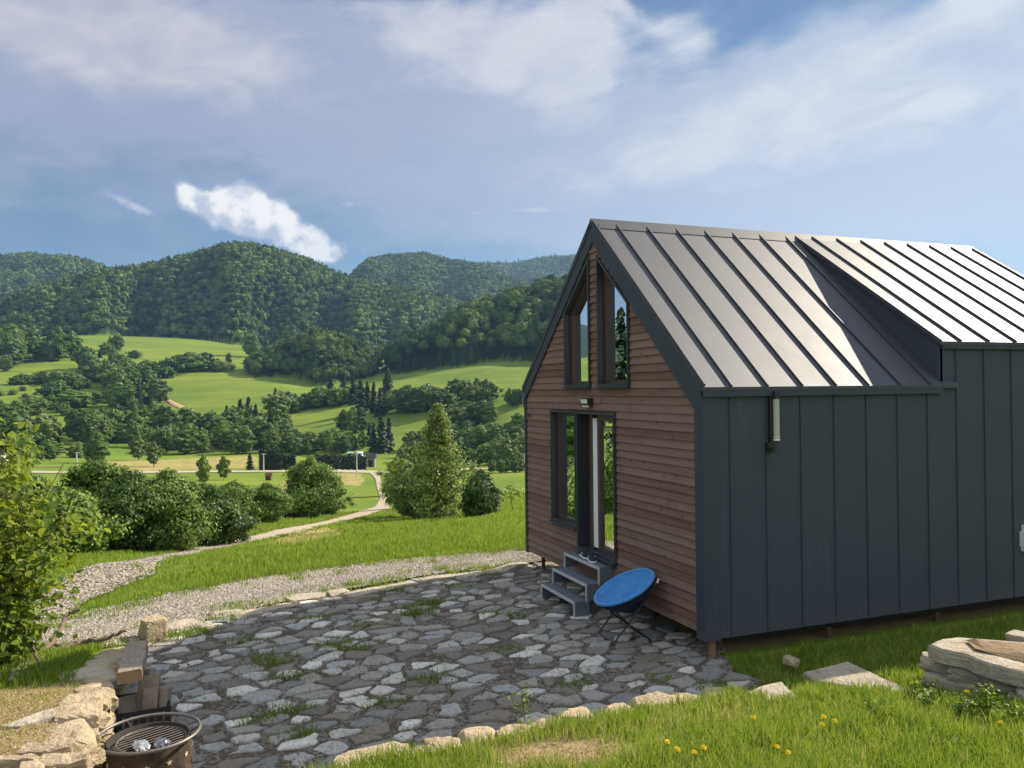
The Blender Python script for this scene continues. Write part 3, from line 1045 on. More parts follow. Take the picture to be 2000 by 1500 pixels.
def span_gaps(z):
    """intervals of x of the front wall left free of openings at height z"""
    half = HW - max(0.0, (z - ZE) / SL)
    a, b = -HW - half + .03, -HW + half - .03
    iv = [(a, b)] if b > a else []
    for o in OPEN:
        if z < o[2]: continue
        x0, x1 = o[0], o[1]
        if z > min(o[3], o[4]):
            if z > max(o[3], o[4]): continue
            xc = o[0] + (z - o[3]) / (o[4] - o[3]) * (o[1] - o[0])
            if o[4] > o[3]: x0 = xc
            else: x1 = xc
        nv = []
        for a, b in iv:
            if x1 <= a or x0 >= b: nv.append((a, b)); continue
            if x0 > a: nv.append((a, x0))
            if x1 < b: nv.append((x1, b))
        iv = nv
    return iv


def build_siding():
    mb = MB()
    r = np.random.default_rng(5)
    bh = .1015
    z = ZB
    while z < ZR - .12:
        z1 = z + bh
        A, B = span_gaps(z + .002), span_gaps(z1 - .002)
        if len(A) == len(B):
            pairs = list(zip(A, B))
        else:
            pairs = [(q, q) for q in (A if len(A) > len(B) else B)]
        cut = r.uniform(-4.6, -.6)
        for (a0, a1), (b0, b1) in pairs:
            segs = [(a0, a1, b0, b1)]
            if a0 < cut < a1 and r.random() < .55:
                segs = [(a0, cut - .0015, b0, cut - .0015), (cut + .0015, a1, cut + .0015, b1)]
            for p0, p1, q0, q1 in segs:
                ti = r.random() * .9 + .05
                jit = r.normal() * .0035
                ns = max(2, int((p1 - p0) / .35))
                up_, lo_, bt_ = [], [], []
                for k in range(ns + 1):
                    u = k / ns
                    wob = r.normal() * .0016
                    lo_.append((p0 + (p1 - p0) * u, -.030 + jit + wob, z + r.normal() * .0012))
                    up_.append((q0 + (q1 - q0) * u, -.008 + jit * .3, z1 + .004))
                    bt_.append((p0 + (p1 - p0) * u, -.001, z + .001))
                n = ns + 1
                F = [(k, k + 1, n + k + 1, n + k) for k in range(ns)] + [(2 * n + k, 2 * n + k + 1, k + 1, k) for k in range(ns)]
                mb.add(lo_ + up_ + bt_, F, ti)
        z = z1
    # sheathing behind the boards, around the openings
    zs = sorted({ZB, .70, .985, 2.705, 2.71, 3.078, 4.16, 4.19, 4.895, ZE, ZR - .02} | set(np.arange(ZB, ZR, .12)))
    for a, b in zip(zs[:-1], zs[1:]):
        A, B = span_gaps(a + 1e-3), span_gaps(b - 1e-3)
        if len(A) != len(B): B = A = (A if len(A) > len(B) else B)
        for (a0, a1), (b0, b1) in zip(A, B):
            mb.quad((a0, .0, a), (a1, .0, a), (b1, .0, b), (b0, .0, b), tint=.2)
    mb.build('wood_siding', M_WOOD, cabin)


build_siding()

# side wall with standing seams
mb = MB()
yd_w = .012
mb.bx((-.10, .16, ZB - .06), (0, L, ZE - .02))
mb.bx((-.10, YD, ZE - .02), (0, L, ZD - .02))
for y in np.arange(.315, L, .492):
    zt = ZE - .10 if y < YD else ZD - .06
    mb.bx((0, y - .0045, ZB - .055), (.014, y + .0045, zt))
mb.build('side_wall', M_SIDE, cabin)
mb = MB()
mb.bx((-W, .16, ZB - .06), (-W + .10, L, ZE - .02))
for y in np.arange(.315, L, .492): mb.bx((-W - .03, y - .009, ZB - .05), (-W, y + .009, ZE - .12))
mb.prism([(-W + .1, L - .1, ZB), (-.1, L - .1, ZB), (-.1, L - .1, ZE), (-HW, L - .1, ZR - .1), (-W + .1, L - .1, ZE)], (0, .08, 0))
mb.build('rear_wall', M_SIDE, cabin)
mb = MB()
mb.bx((-W + .1, .02, ZB - .02), (-.1, L - .12, ZB + .03))
mb.bx((-W + .16, .3, ZB - .16), (-W + .30, L - .2, ZB - .021)); mb.bx((-.30, .3, ZB - .16), (-.16, L - .2, ZB - .021))
mb.build('floor_frame', M_DARK, cabin)
mb = MB()                                                     # inner lining and floor seen through the glass
mb.bx((-W + .12, .2, ZB + .035), (-.12, L - .2, ZB + .06))
mb.bx((-W + .105, .2, ZB + .07), (-W + .12, L - .2, ZE)); mb.bx((-.12, .2, ZB + .07), (-.105, L - .2, ZE))
mb.bx((-W + .2, 3.6, ZB + .07), (-.2, 3.65, ZE - .1))
mb.bx((-W + .15, 1.9, 2.83), (-.15, L - .2, 2.88))
mb.build('interior_lining', M_INT, cabin)

# corner and gable trim
mb = MB()
mb.bx((-.155, -.045, ZB - .07), (.012, .16, ZE - .03))
mb.build('corner_trim', M_TRIM, cabin)
mb = MB()
mb.bx((-W - .012, -.045, ZB - .03), (-W + .06, .16, ZE - .03))
mb.build('corner_trim', M_TRIM, cabin)
nl = math.hypot(1, SL)
nx, nz = SL / nl, 1 / nl                                      # outward normal of the right slope
for side_ in (1, -1):
    mb = MB()
    x0 = 0.03 if side_ > 0 else -W - .03
    e0 = np.array([x0, -.05, ZE - .03 * SL + .0]); e1 = np.array([-HW, -.05, ZR])
    th_in = .185
    inn = np.array([-nx * side_, 0, -nz]) * th_in
    dn = np.array([0, 0, -th_in / nz])
    if side_ > 0:
        mb.prism([e0 + (0, 0, .03), e1 + (0, 0, .03), e1 + dn, np.array([-.155 + .0, -.05, ZE - .24]), np.array([.012, -.05, ZE - .24])], (0, .21, 0))
    else:
        mb.prism([e0 + (0, 0, .03), np.array([-W - .012, -.05, ZE - .24]), np.array([-W + .06, -.05, ZE - .16]), e1 + dn, e1 + (0, 0, .03)], (0, .21, 0))
    mb.build('gable_trim', M_TRIM, cabin)

# roof sheets
def slope_sheet(mb, y0, y1, ze, sl, side_=1, over=.05, th=.04, z_off=.035):
    xe = over if side_ > 0 else -W - over
    a = np.array([xe, y0, ze - sl * over + z_off]); b = np.array([xe, y1, ze - sl * over + z_off])
    c_ = np.array([-HW, y1, ZR + z_off]); d = np.array([-HW, y0, ZR + z_off])
    V = np.vstack([a, b, c_, d, a - (0, 0, th), b - (0, 0, th), c_ - (0, 0, th), d - (0, 0, th)])
    mb.add(V, [(0, 1, 2, 3), (7, 6, 5, 4), (0, 4, 5, 1), (1, 5, 6, 2), (2, 6, 7, 3), (3, 7, 4, 0)])


def seam(mb, y, ze, sl, side_=1, over=.05, z_off=.035, h=.027, wd=.018):
    xe = over if side_ > 0 else -W - over
    l_ = math.hypot(1, sl); n = np.array([sl / l_ * side_, 0, 1 / l_])
    a = np.array([xe, y, ze - sl * over + z_off]); b = np.array([-HW + .02 * side_, y, ZR + z_off - .02 * sl])
    o = np.array([0, wd / 2, 0])
    V = np.vstack([a - o, a + o, b + o, b - o, a - o + n * h, a + o + n * h, b + o + n * h, b - o + n * h])
    mb.add(V, [(4, 5, 6, 7), (0, 4, 7, 3), (5, 1, 2, 6), (0, 1, 5, 4), (7, 6, 2, 3)])


mb = MB()
slope_sheet(mb, -.062, YD + .25, ZE, SL)
slope_sheet(mb, -.062, L + .05, ZE, SL, -1)
for y in np.arange(.315, YD - .1, .492): seam(mb, y, ZE, SL)
for y in np.arange(.315, L, .492): seam(mb, y, ZE, SL, -1)
seam(mb, -.050, ZE, SL, 1, h=.045); seam(mb, -.050, ZE, SL, -1, h=.045)
roof = mb.build('roof', M_ROOF, cabin)
mb = MB()
mb.prism([(-HW - .14, -.07, ZR + .045 - .14 * SL), (-HW, -.07, ZR + .085), (-HW + .14, -.07, ZR + .045 - .14 * SL), (-HW, -.07, ZR + .03)], (0, L + .13, 0))
mb.build('ridge_cap', M_TRIM, roof)
mb = MB()
mb.bx((.0, -.05, ZE - .115), (.046, YD - .005, ZE - .05))
mb.bx((.0, YD + .0, ZD - .085), (.046, L + .05, ZD - .04))
mb.build('eave_trim', M_TRIM, cabin)
mb = MB()
mb.prism([(0.0, YD - .012, ZE - .03), (0.0, YD - .012, ZD), (-HW + .03, YD - .012, ZR - .03 * SD)], (0, .05, 0))
dorm = mb.build('dormer_cheek', M_SIDE, cabin)
mb = MB()
slope_sheet(mb, YD - .05, L + .05, ZD, SD, 1, .055, .045, .042)
for y in np.arange(YD + .02, L, .492): seam(mb, y + .28, ZD, SD, 1, .055, .042)
seam(mb, YD - .035, ZD, SD, 1, .055, .042, .02); seam(mb, L + .03, ZD, SD, 1, .055, .042, .03)
mb.build('dormer_roof', M_ROOF, cabin)


# windows and door
def ring(mb, o, t_, y0, y1, grow=0.0):
    """a frame around an opening: outer outline o grown, inner outline inset by t_"""
    def outline(d):
        x0, x1, z0 = o[0] - d, o[1] + d, o[2] - d
        h0, h1 = head(o, o[0]), head(o, o[1])
        s_ = (h1 - h0) / (o[1] - o[0]); e = d * math.hypot(1, s_)
        return [(x0, z0), (x1, z0), (x1, head(o, x1) + e), (x0, head(o, x0) + e)]
    A, B = outline(grow), outline(grow - t_)
    V = [(x, y0, z) for x, z in A] + [(x, y0, z) for x, z in B] + [(x, y1, z) for x, z in A] + [(x, y1, z) for x, z in B]
    F = []
    for k in range(4):
        j = (k + 1) % 4
        F += [(k, j, 4 + j, 4 + k), (8 + j, 8 + k, 12 + k, 12 + j), (4 + k, 4 + j, 12 + j, 12 + k), (j, k, 8 + k, 8 + j)]
    mb.add(V, F)
    return B


def pane(B, y, name, parent, th=.006):
    mb = MB(); mb.prism([(x, y, z) for x, z in B], (0, th, 0)); return mb.build(name, M_GLASS, parent)


def make_window(name, o, lab=None):
    mb = MB(); ring(mb, o, .032, -.055, .15, .004)
    wn = mb.build(name, M_FRAME, cabin)
    if lab: wn['label'] = lab
    mb = MB()
    mb.bx((o[0] - .02, -.085, o[2] - .03), (o[1] + .02, -.03, o[2] - .008)); mb.build('sill', M_TRIM, wn)
    o2 = (o[0] + .03, o[1] - .03, o[2] + .03, head(o, o[0] + .03) - .04, head(o, o[1] - .03) - .04)
    mb = MB(); B = ring(mb, o2, .045, .05, .12); mb.build('sash', M_BROWN, wn)
    pane(B, .085, 'pane', wn)
    return wn


make_window('upper_window', UW_L, 'narrow gable window whose head slopes up to the right')
make_window('upper_window', UW_R, 'gable window whose head slopes down to the right')
make_window('lower_window', LW, 'tall window beside the door')
mb = MB(); ring(mb, DR, .034, -.058, .15, .004)
door = mb.build('door', M_FRAME, cabin)
mb = MB(); mb.bx((DR[0] + .03, .13, DR[2] + .03), (-2.93, .15, DR[3] - .04)); mb.build('side_panel', M_BROWN, door)
mb = MB(); mb.bx((-2.955, .045, DR[2] + .03), (-2.88, .12, DR[3] - .04)); mb.build('frame_post', M_BROWN, door)
mb = MB(); mb.bx((-2.878, .05, DR[2] + .07), (-2.745, .11, DR[3] - .09)); we = mb.build('leaf_edge', M_WHITE, door); we['label'] = 'white upright edge of the door leaf'
o2 = (-2.742, DR[1] - .03, DR[2] + .03, DR[3] - .04, DR[3] - .04)
mb = MB(); B = ring(mb, o2, .075, .05, .12); mb.build('door_sash', M_BROWN, door)
pane(B, .085, 'pane', door)
mb = MB(); mb.bx((DR[0], -.10, DR[2] - .03), (DR[1], -.02, DR[2] - .006)); mb.build('threshold', M_TRIM, door)
mb = MB(); mb.tube([(-2.19, .07, 1.62), (-2.19, .045, 1.62), (-2.29, .045, 1.62)], .011, 8); mb.build('handle', M_STEEL, door)
# inside: a table with small things and a stool
tb = thing('table', 'wooden table seen through the glass of the cabin door', 'table', (-2.6, 1.5, ZB + .06))
mb = MB(); mb.bx((-3.3, 1.2, 1.06), (-1.9, 1.9, 1.10)); mb.build('table_top', M_INT, tb)
for q in ((-3.2, 1.28), (-2.0, 1.28), (-3.2, 1.82), (-2.0, 1.82)):
    mb = MB(); mb.bx((q[0] - .03, q[1] - .03, .36), (q[0] + .03, q[1] + .03, 1.06)); mb.build('leg', M_INT, tb)
stl = thing('stool', 'wooden stool standing behind the door glass in front of the table', 'stool', (-2.55, .95, ZB + .06))
mb = MB(); mb.bx((-2.74, .8, .80), (-2.38, 1.1, .84)); mb.build('seat', M_INT, stl)
for q in ((-2.70, .84), (-2.42, .84), (-2.70, 1.06), (-2.42, 1.06)):
    mb = MB(); mb.bx((q[0] - .02, q[1] - .02, .36), (q[0] + .02, q[1] + .02, .80)); mb.build('leg', M_INT, stl)
mb = MB(); mb.bx((-2.62, 1.3, 1.103), (-2.30, 1.5, 1.12)); mb.bx((-2.58, 1.33, 1.12), (-2.34, 1.47, 1.135))
tagit(mb.build('tray', M_WHITE, origin=(-2.46, 1.4, 1.10)), 'white tray lying on the table behind the door glass', 'tray')

# lamps, sockets, posts
mb = MB()
mb.box((-2.80, -.075, 2.855), (.20, .09, .10), None); mb.bx((-2.84, -.04, 2.80), (-2.76, -.0, 2.90))
wl = mb.build('flood_light', M_BLACK, cabin); wl['label'] = 'black flood light above the door'
mb = MB(); q0 = np.array([-2.80, -.118, 2.81])
mb.prism([(-2.895, -.135, 2.885), (-2.705, -.135, 2.885), (-2.705, -.105, 2.780), (-2.895, -.105, 2.780)], (0, .012, .004)); mb.build('lamp_glass', M_WHITE, wl)
mb = MB(); mb.bx((.0, .845, 2.40), (.035, .895, 3.02)); mb.bx((.0, .875, 2.90), (.095, .955, 2.985)); mb.bx((.0, .80, 2.29), (.05, .90, 2.40)); mb.tube([(.05, .85, 2.345), (.09, .85, 2.335)], [.04, .03], 12)
lan = mb.build('wall_lantern', M_BLACK, cabin); lan['label'] = 'black wall lantern with a clear glass tube'


def m_tube(t):
    tr = t.new('ShaderNodeBsdfTransparent'); t.put(tr.inputs['Color'], (.8, .82, .74, 1))
    p = t.new('ShaderNodeBsdfPrincipled'); t.put(p.inputs['Base Color'], (.62, .62, .50, 1)); p.inputs['Roughness'].default_value = .12
    mx = t.new('ShaderNodeMixShader'); mx.inputs[0].default_value = .6
    t.l.new(tr.outputs[0], mx.inputs[1]); t.l.new(p.outputs[0], mx.inputs[2])
    return mx.outputs[0]


mb = MB(); mb.tube([(.058, .915, 2.44), (.058, .915, 2.90)], .036, 16); mb.build('glass_tube', mat('lantern_glass', m_tube), lan)
mb = MB(); mb.tube([(.058, .915, 2.425), (.058, .915, 2.44)], .04, 16); mb.tube([(.058, .915, 2.462), (.058, .915, 2.468)], .039, 16); mb.build('end_cap', M_WHITE, lan)
mb = MB(); mb.bx((.0, 4.86, .90), (.085, 5.02, 1.10)); mb.bx((.0, 4.90, 1.10), (.05, 4.98, 1.18)); mb.bx((.0, 4.88, .84), (.06, 5.0, .90))
sb = mb.build('socket_box', M_WHITE, cabin); sb['label'] = 'white outdoor socket box on the grey side wall'
for i, (x, y) in enumerate([(-.12, .13), (-5.03, .17), (-.2, 1.85), (-.2, 3.6), (-.2, 5.4), (-5.03, 3.0), (-2.6, 1.0)]):
    mb = MB()
    zg = float(ground(np.array([x]), np.array([y]))[0]) - .05
    mb.tube([(x, y, zg), (x, y, ZB - .03)], .045 if i == 0 else .032, 10)
    mb.tube([(x, y, zg + .0), (x, y, zg + .03)], .07, 10)
    po = mb.build('support_post', plain('post_wood', (.22, .14, .08), .85, 0, .4, 12) if i == 0 else M_RUST, cabin)
    if i == 0:
        mb = MB()
        for s_ in (-1, 1):
            mb = MB(); mb.tube([(x + .05 * s_ * .36, y + .06 * s_ * .9, .19), (x + .03 * s_, y + .11 * s_, .18), (x + .03 * s_, y + .115 * s_, .08), (x + .02 * s_, y + .055 * s_, .06)], .008, 6)
            mb.build('strap', M_RUST, po)
mb = MB(); mb.tube([(-W + .03, -.055, 2.96), (-W + .025, -.085, 2.86), (-W + .03, -.06, 2.72)], .012, 6); mb.build('cable', M_STEEL, cabin)
mb = MB(); mb.tube([(-W + .07, -.05, 2.615), (-W + .26, -.052, 2.60)], .012, 6); mb.build('cable_clip', M_BLACK, cabin)

# ------------------------------------------------------------------ steps in front of the door
st = thing('steps', 'three open grey metal steps leading up to the cabin door', 'steps', (-2.7, -.35, 0))
M_STEP = plain('step_tread', (.13, .16, .19), .55, .2, .2, 25, bump=.3, bscale=120)
M_SFR = plain('step_frame', (.52, .53, .54), .5, .3, .2, 20)
SX0, SX1 = -3.25, -2.13
for k, (z, ya, yb) in enumerate([(.64, -.03, -.25), (.43, -.22, -.44), (.215, -.40, -.62)]):
    mb = MB(); mb.bx((SX0 + .01, ya, z - .022), (SX1 - .01, yb + .012, z))
    for j in range(7): mb.bx((SX0 + .02, ya + (yb - ya) * (j + .5) / 7 - .004, z), (SX1 - .02, ya + (yb - ya) * (j + .5) / 7 + .004, z + .003))
    td = mb.build('tread', M_STEP, st)
    mb = MB()
    mb.bx((SX0, yb - .014, z - .03), (SX1, yb + .010, z + .004))
    lo_ = .0 if k == 2 else z - .235
    for x in (SX0, SX1 - .025):
        mb.bx((x, yb - .012, lo_), (x + .024, yb + .008, z - .031))
    mb.build('front_frame', M_SFR, td)
    mb = MB()
    mb.bx((SX1 - .016, yb + .009, max(.01, z - .21)), (SX1 - .006, ya, z - .023)); mb.build('side_panel', M_STEP, td)
    mb = MB(); mb.bx((SX0 + .006, yb + .009, max(.01, z - .21)), (SX0 + .016, ya, z - .023)); mb.build('side_panel', M_STEP, td)

# ------------------------------------------------------------------ sneakers
def sneaker(c_, rot, label):
    o = thing('sneaker', label, 'shoe', c_, 'pair of sneakers on the top step')
    ca, sa = math.cos(rot), math.sin(rot)
    Rm = np.array([[ca, -sa, 0], [sa, ca, 0], [0, 0, 1]])
    ts = np.linspace(0, 1, 13)
    ln = .29
    hw = .052 * (1 - .30 * np.exp(-((ts - .42) / .16) ** 2)) * np.sqrt(np.clip(1 - np.abs(2 * ts - 1) ** 5, .12, 1))
    top = np.interp(ts, [0, .08, .3, .42, .6, .8, 1], [.075, .105, .10, .095, .07, .052, .035])
    def loft(z0, z1f, wf):
        V = []; F = []
        n = 10
        for i, u in enumerate(ts):
            for j in range(n):
                a = math.pi * j / (n - 1)
                V.append(((u - .5) * ln, hw[i] * wf * math.cos(a), z0 + (z1f[i] - z0) * math.sin(a) ** .55))
        for i in range(len(ts) - 1):
            for j in range(n - 1): F.append((i * n + j, i * n + j + 1, (i + 1) * n + j + 1, (i + 1) * n + j))
        F.append(tuple(range(n))); F.append(tuple((len(ts) - 1) * n + j for j in range(n - 1, -1, -1)))
        return V, F
    mb = MB(); V, F = loft(.022, top, .92); mb.add(np.array(V) @ Rm.T + c_, F); mb.build('upper', plain('black_canvas', (.012, .013, .018), .8), o, True)
    out = [((u - .5) * ln * 1.03, hw[i] * 1.08, 0) for i, u in enumerate(ts)] + [((u - .5) * ln * 1.03, -hw[i] * 1.08, 0) for i, u in reversed(list(enumerate(ts)))]
    mb = MB(); mb.prism(np.array(out) @ Rm.T + c_, (0, 0, .020)); mb.build('sole', M_WHITE, o)
    mb = MB()
    for s_ in (-1, 1):
        P = [(-.02, s_ * .048, .035), (.00, s_ * .048, .035), (.035, s_ * .044, .070), (.012, s_ * .041, .072)]
        mb.prism(np.array(P) @ Rm.T + c_, Rm @ np.array((0, s_ * .006, 0)))
    mb.build('side_panel', M_WHITE, o)


sneaker(np.array((-2.83, -.125, .645)), R_(-8), 'black and white sneaker on the top step, left one of the pair')
sneaker(np.array((-2.56, -.15, .645)), R_(-14), 'black and white sneaker on the top step, right one nearest the blue chair')

# ------------------------------------------------------------------ blue moon chair
cc = plane_pt(1219, 1146, .63)
chair = thing('moon_chair', 'round padded blue folding chair tilted back beside the metal steps', 'chair', (cc[0], cc[1], 0))
nn = np.array([-.05, -.44, .90]); nn /= np.linalg.norm(nn)
ux = np.cross(nn, (0, 0, 1.0)); ux /= np.linalg.norm(ux); uy = np.cross(nn, ux)        # uy: downhill direction


def m_blue(t):
    o = t.obj()
    n = t.noise(o, 5, 5, .6)
    f = t.noise(o, 90, 3)
    return princ(t, t.mix(n, (.040, .20, .48), (.090, .33, .68)), .75, 0, .2, t.m('ADD', t.noise(o, 9, 4), t.m('MULTIPLY', f, .2)), .7, .03, **{'Sheen Weight': .15})


V, F = [], []
RN, AN, RAD = 26, 120, .385
for i in range(RN):
    for j in range(AN):
        u = i / (RN - 1); a = 2 * math.pi * j / AN
        rr = RAD * u
        dep = -.21 * (1 - u ** 2.4) + .012 * math.sin(a * 6 + u * 4) * u * (1 - u) * 4 + .02 * math.exp(-((u - .93) / .06) ** 2)
        xx = rr * math.cos(a) * 1.0 + .03 * math.sin(rr * math.sin(a) * 9); dep += -.060 * (abs(math.sin(xx * 15 + .6)) ** .40 - .7) * min(1, 3.2 * (1 - u)) + .010 * math.sin(13 * a + 6 * u) * u * (1 - u) * 3
        V.append(cc + ux * rr * math.cos(a) + uy * rr * math.sin(a) + nn * dep)
for i in range(RN - 1):
    for j in range(AN): F.append((i * AN + j, i * AN + (j + 1) % AN, (i + 1) * AN + (j + 1) % AN, (i + 1) * AN + j))
mb = MB(); mb.add(V, F)
seat = mb.build('seat', mat('blue_padding', m_blue), chair, True)
mb = MB(); mb.tube([cc + ux * RAD * math.cos(a) + uy * RAD * math.sin(a) - nn * .004 for a in np.linspace(0, 2 * math.pi, 57)[:-1]], .021, 10, closed=True)
mb.build('padded_rim', mat('blue_padding', m_blue), seat, True)
V2 = [np.array(v) - nn * .045 for v in V]
mb = MB(); mb.add(V2, [f[::-1] for f in F]); mb.build('seat_back', plain('dark_blue_backing', (.010, .018, .040), .8), seat, True)
M_CH = plain('chair_tube', (.035, .036, .04), .4, .5, .2, 10)
fr = [('front', -.31, uy * .35), ('rear', -.31, -uy * .33)]
fpt = cc + uy * .37; bpt = cc - uy * .37
outd = np.array([uy[0], uy[1], 0]); outd /= np.linalg.norm(outd)
for nm, s_ in (('front_leg_frame', 1), ('rear_leg_frame', -1)):
    foot = np.array([cc[0], cc[1], .012]) + outd * .24 * s_
    topc = cc - uy * .34 * s_ * .92 - nn * .05
    mb = MB()
    mb.tube([topc + ux * .27, (topc + foot) / 2 + ux * .255 - np.array((0, 0, .02)), foot + ux * .24 + np.array((0, 0, .02)), foot + ux * .22, foot - ux * .22, foot - ux * .24 + np.array((0, 0, .02)), (topc + foot) / 2 - ux * .255 - np.array((0, 0, .02)), topc - ux * .27], .0105, 8)
    mb.build('leg_frame', M_CH, chair)
mb = MB()
for s_ in (-1, 1):
    mb = MB(); mb.tube([cc - uy * .36 + ux * .27 * s_ - nn * .03, cc - uy * .31 + ux * .28 * s_ - nn * .06], .016, 8)
    mb.build('rim_bracket', plain('cream_plastic', (.5, .45, .35), .5), chair)

# ------------------------------------------------------------------ stones
def m_stone(name, lo, hi, dirt):
    def fn(t):
        o = t.pos()
        n = t.noise(o, 3.5, 7, .68)
        f = t.noise(o, 22, 6, .7)
        c = t.mix(t.ss(n, .25, .75), lo, hi)
        c = t.mix(t.m('MULTIPLY', t.ss(f, .5, .75), .45), c, dirt)
        c = t.mix(t.m('MULTIPLY', t.ss(t.noise(o, 1.7, 5, .7), .55, .75), .5), c, (.30, .22, .13))
        c = t.mix(t.m('MULTIPLY', t.ss(t.noise(t.vm('MULTIPLY', o, (4, 4, 24)), 1.0, 5, .7, dist=.8), .56, .66), .5), c, (.17, .125, .075))
        c = t.mix(t.m('MULTIPLY', t.ss(t.voro(o, 14.0), .0, .22, 1, 0), .35), c, (.20, .19, .16))
        return princ(t, c, .9, 0, .2, t.m('ADD', t.m('ADD', n, f), t.noise(t.vm('MULTIPLY', o, (5, 5, 26)), 1.0, 5, .7, dist=.6)), 1.0, .045)
    return mat(name, fn)


M_LIME = m_stone('pale_limestone', (.38, .305, .195), (.62, .51, .34), (.25, .19, .12))
M_SLAB = m_stone('pale_slab', (.40, .35, .28), (.60, .53, .42), (.28, .235, .18))


def gz(x, y):
    return float(ground(np.array([float(x)]), np.array([float(y)]))[0])


def stone(name, c, size, seed, parent=None, rotz=0.0, m_=None, label=None, cat=None, group=None, cuts=9, tilt=0.0, ico=ICO4):
    V, F = rock_geo(c, size, seed, rotz, cuts, .035, ico, tilt)
    o = np_obj(name, V, F, m_ or M_LIME, parent, origin=(c[0], c[1], V[:, 2].min()))
    if label: tagit(o, label, cat, group)
    return o


# the kerb of boulders that holds the lawn back along the patio
EDGE = [((745, 1506), .50, .34, 'broad cream boulder at the bottom edge of the picture, first of the lawn kerb'),
        ((835, 1488), .36, .30, 'low flat cream stone with dry grass on it in the lawn kerb'),
        ((905, 1478), .30, .26, 'small weathered kerb stone beside the rounded cream boulder'),
        ((962, 1458), .40, .40, 'rounded cream boulder standing proud in the kerb below the thin tall weed'),
        ((1034, 1440), .30, .26, 'small kerb stone right behind the thin tall weed'),
        ((1085, 1425), .30, .24, 'narrow kerb stone with a dark gap beside it, just past the weed'),
        ((1135, 1412), .36, .28, 'smooth sandy kerb stone, longest one in the middle of the lawn kerb'),
        ((1240, 1393), .42, .24, 'flat cream kerb stone beside the bare patch of lawn'),
        ((1312, 1380), .34, .24, 'pale angular kerb stone beside the white round flagstone'),
        ((1368, 1372), .28, .22, 'little brown kerb stone with moss between two larger ones'),
        ((1415, 1360), .26, .20, 'small greyish kerb stone just before the big flat one')]
for i, ((px, py), ln, ht, lab) in enumerate(EDGE):
    p, _ = at(px, py)
    y = p[1]
    xe = np.interp(y, [-5.5, -4.5, -3.5, -2.5, -1.5, -.5, .4], [2.2, 2.05, 1.88, 1.66, 1.46, 1.3, 1.05])
    ze = float(np.interp(y, [-5.5, -4.5, -3.5, -2.5, -1.5, -.5, .4], [.52, .47, .42, .36, .29, .2, .08]))
    hz = ze + .12
    stone('kerb_stone', (xe - .02, y, ze + .015 - hz / 2), (.34, ln * 1.15, hz), 40 + i, None, R_(4 + 7 * math.sin(i * 2.2)), label=lab, cat='stone', group='stones of the lawn kerb', cuts=14, tilt=.12 * math.sin(i * 1.7))
# lower course of the same little wall, hidden partly by patio
lw = thing('kerb_wall', 'low rough course of stones under the lawn kerb along the patio', 'wall', (1.8, -3, 0))
for i, y in enumerate(np.arange(-5.8, -.2, .34)):
    xe = np.interp(y, [-5.5, -4.5, -3.5, -2.5, -1.5, -.5, .4], [2.2, 2.05, 1.88, 1.66, 1.46, 1.3, 1.05])
    ze = float(np.interp(y, [-5.5, -4.5, -3.5, -2.5, -1.5, -.5, .4], [.52, .47, .42, .36, .29, .2, .08]))
    stone('stone', (xe - .01, y, ze * .32), (.24, .37, ze * .95), 300 + i, lw, R_(5), cuts=8, ico=ICO3)

FLAT = [((1425, 1366), (1490, 1338), (1528, 1330), (1560, 1362), (1520, 1372)), ((1568, 1312), (1655, 1291), (1790, 1352), (1700, 1346), (1600, 1330))]


def slab(name, pxs, z, th, label, parent=None, seed=1, zj=.0, m_=None):
    r = np.random.default_rng(seed)
    P = np.array([plane_pt(x, y, z) for x, y in pxs])
    o_ = []
    for i in range(len(P)):
        a, b = P[i], P[(i + 1) % len(P)]
        n = max(2, int(np.linalg.norm(b - a) / .06))
        for k in range(n): o_.append(a + (b - a) * k / n + np.append(r.normal(size=2) * .007 * (k > 0), 0))
    o_ = np.array(o_); c = o_.mean(0); n = len(o_)
    rings = [(1.0, -th), (1.01, -th * .5), (1.0, -.02), (.965, -.002), (.6, .004), (.25, .0)]
    V = np.vstack([c + (o_ - c) * k + np.array([0, 0, dz_]) + np.column_stack([np.zeros((n, 2)), r.normal(size=n) * .0008]) for k, dz_ in rings] + [c[None] + [[0, 0, .002]]])
    F = [[i * n + k, i * n + (k + 1) % n, (i + 1) * n + (k + 1) % n, (i + 1) * n + k] for i in range(len(rings) - 1) for k in range(n)] + [[(len(rings) - 1) * n + k, (len(rings) - 1) * n + (k + 1) % n, len(rings) * n] for k in range(n)]
    o = np_obj(name, V, F, m_ or M_SLAB, parent, origin=(c[0], c[1], c[2] - th))
    if label: tagit(o, label, 'stone')
    return o


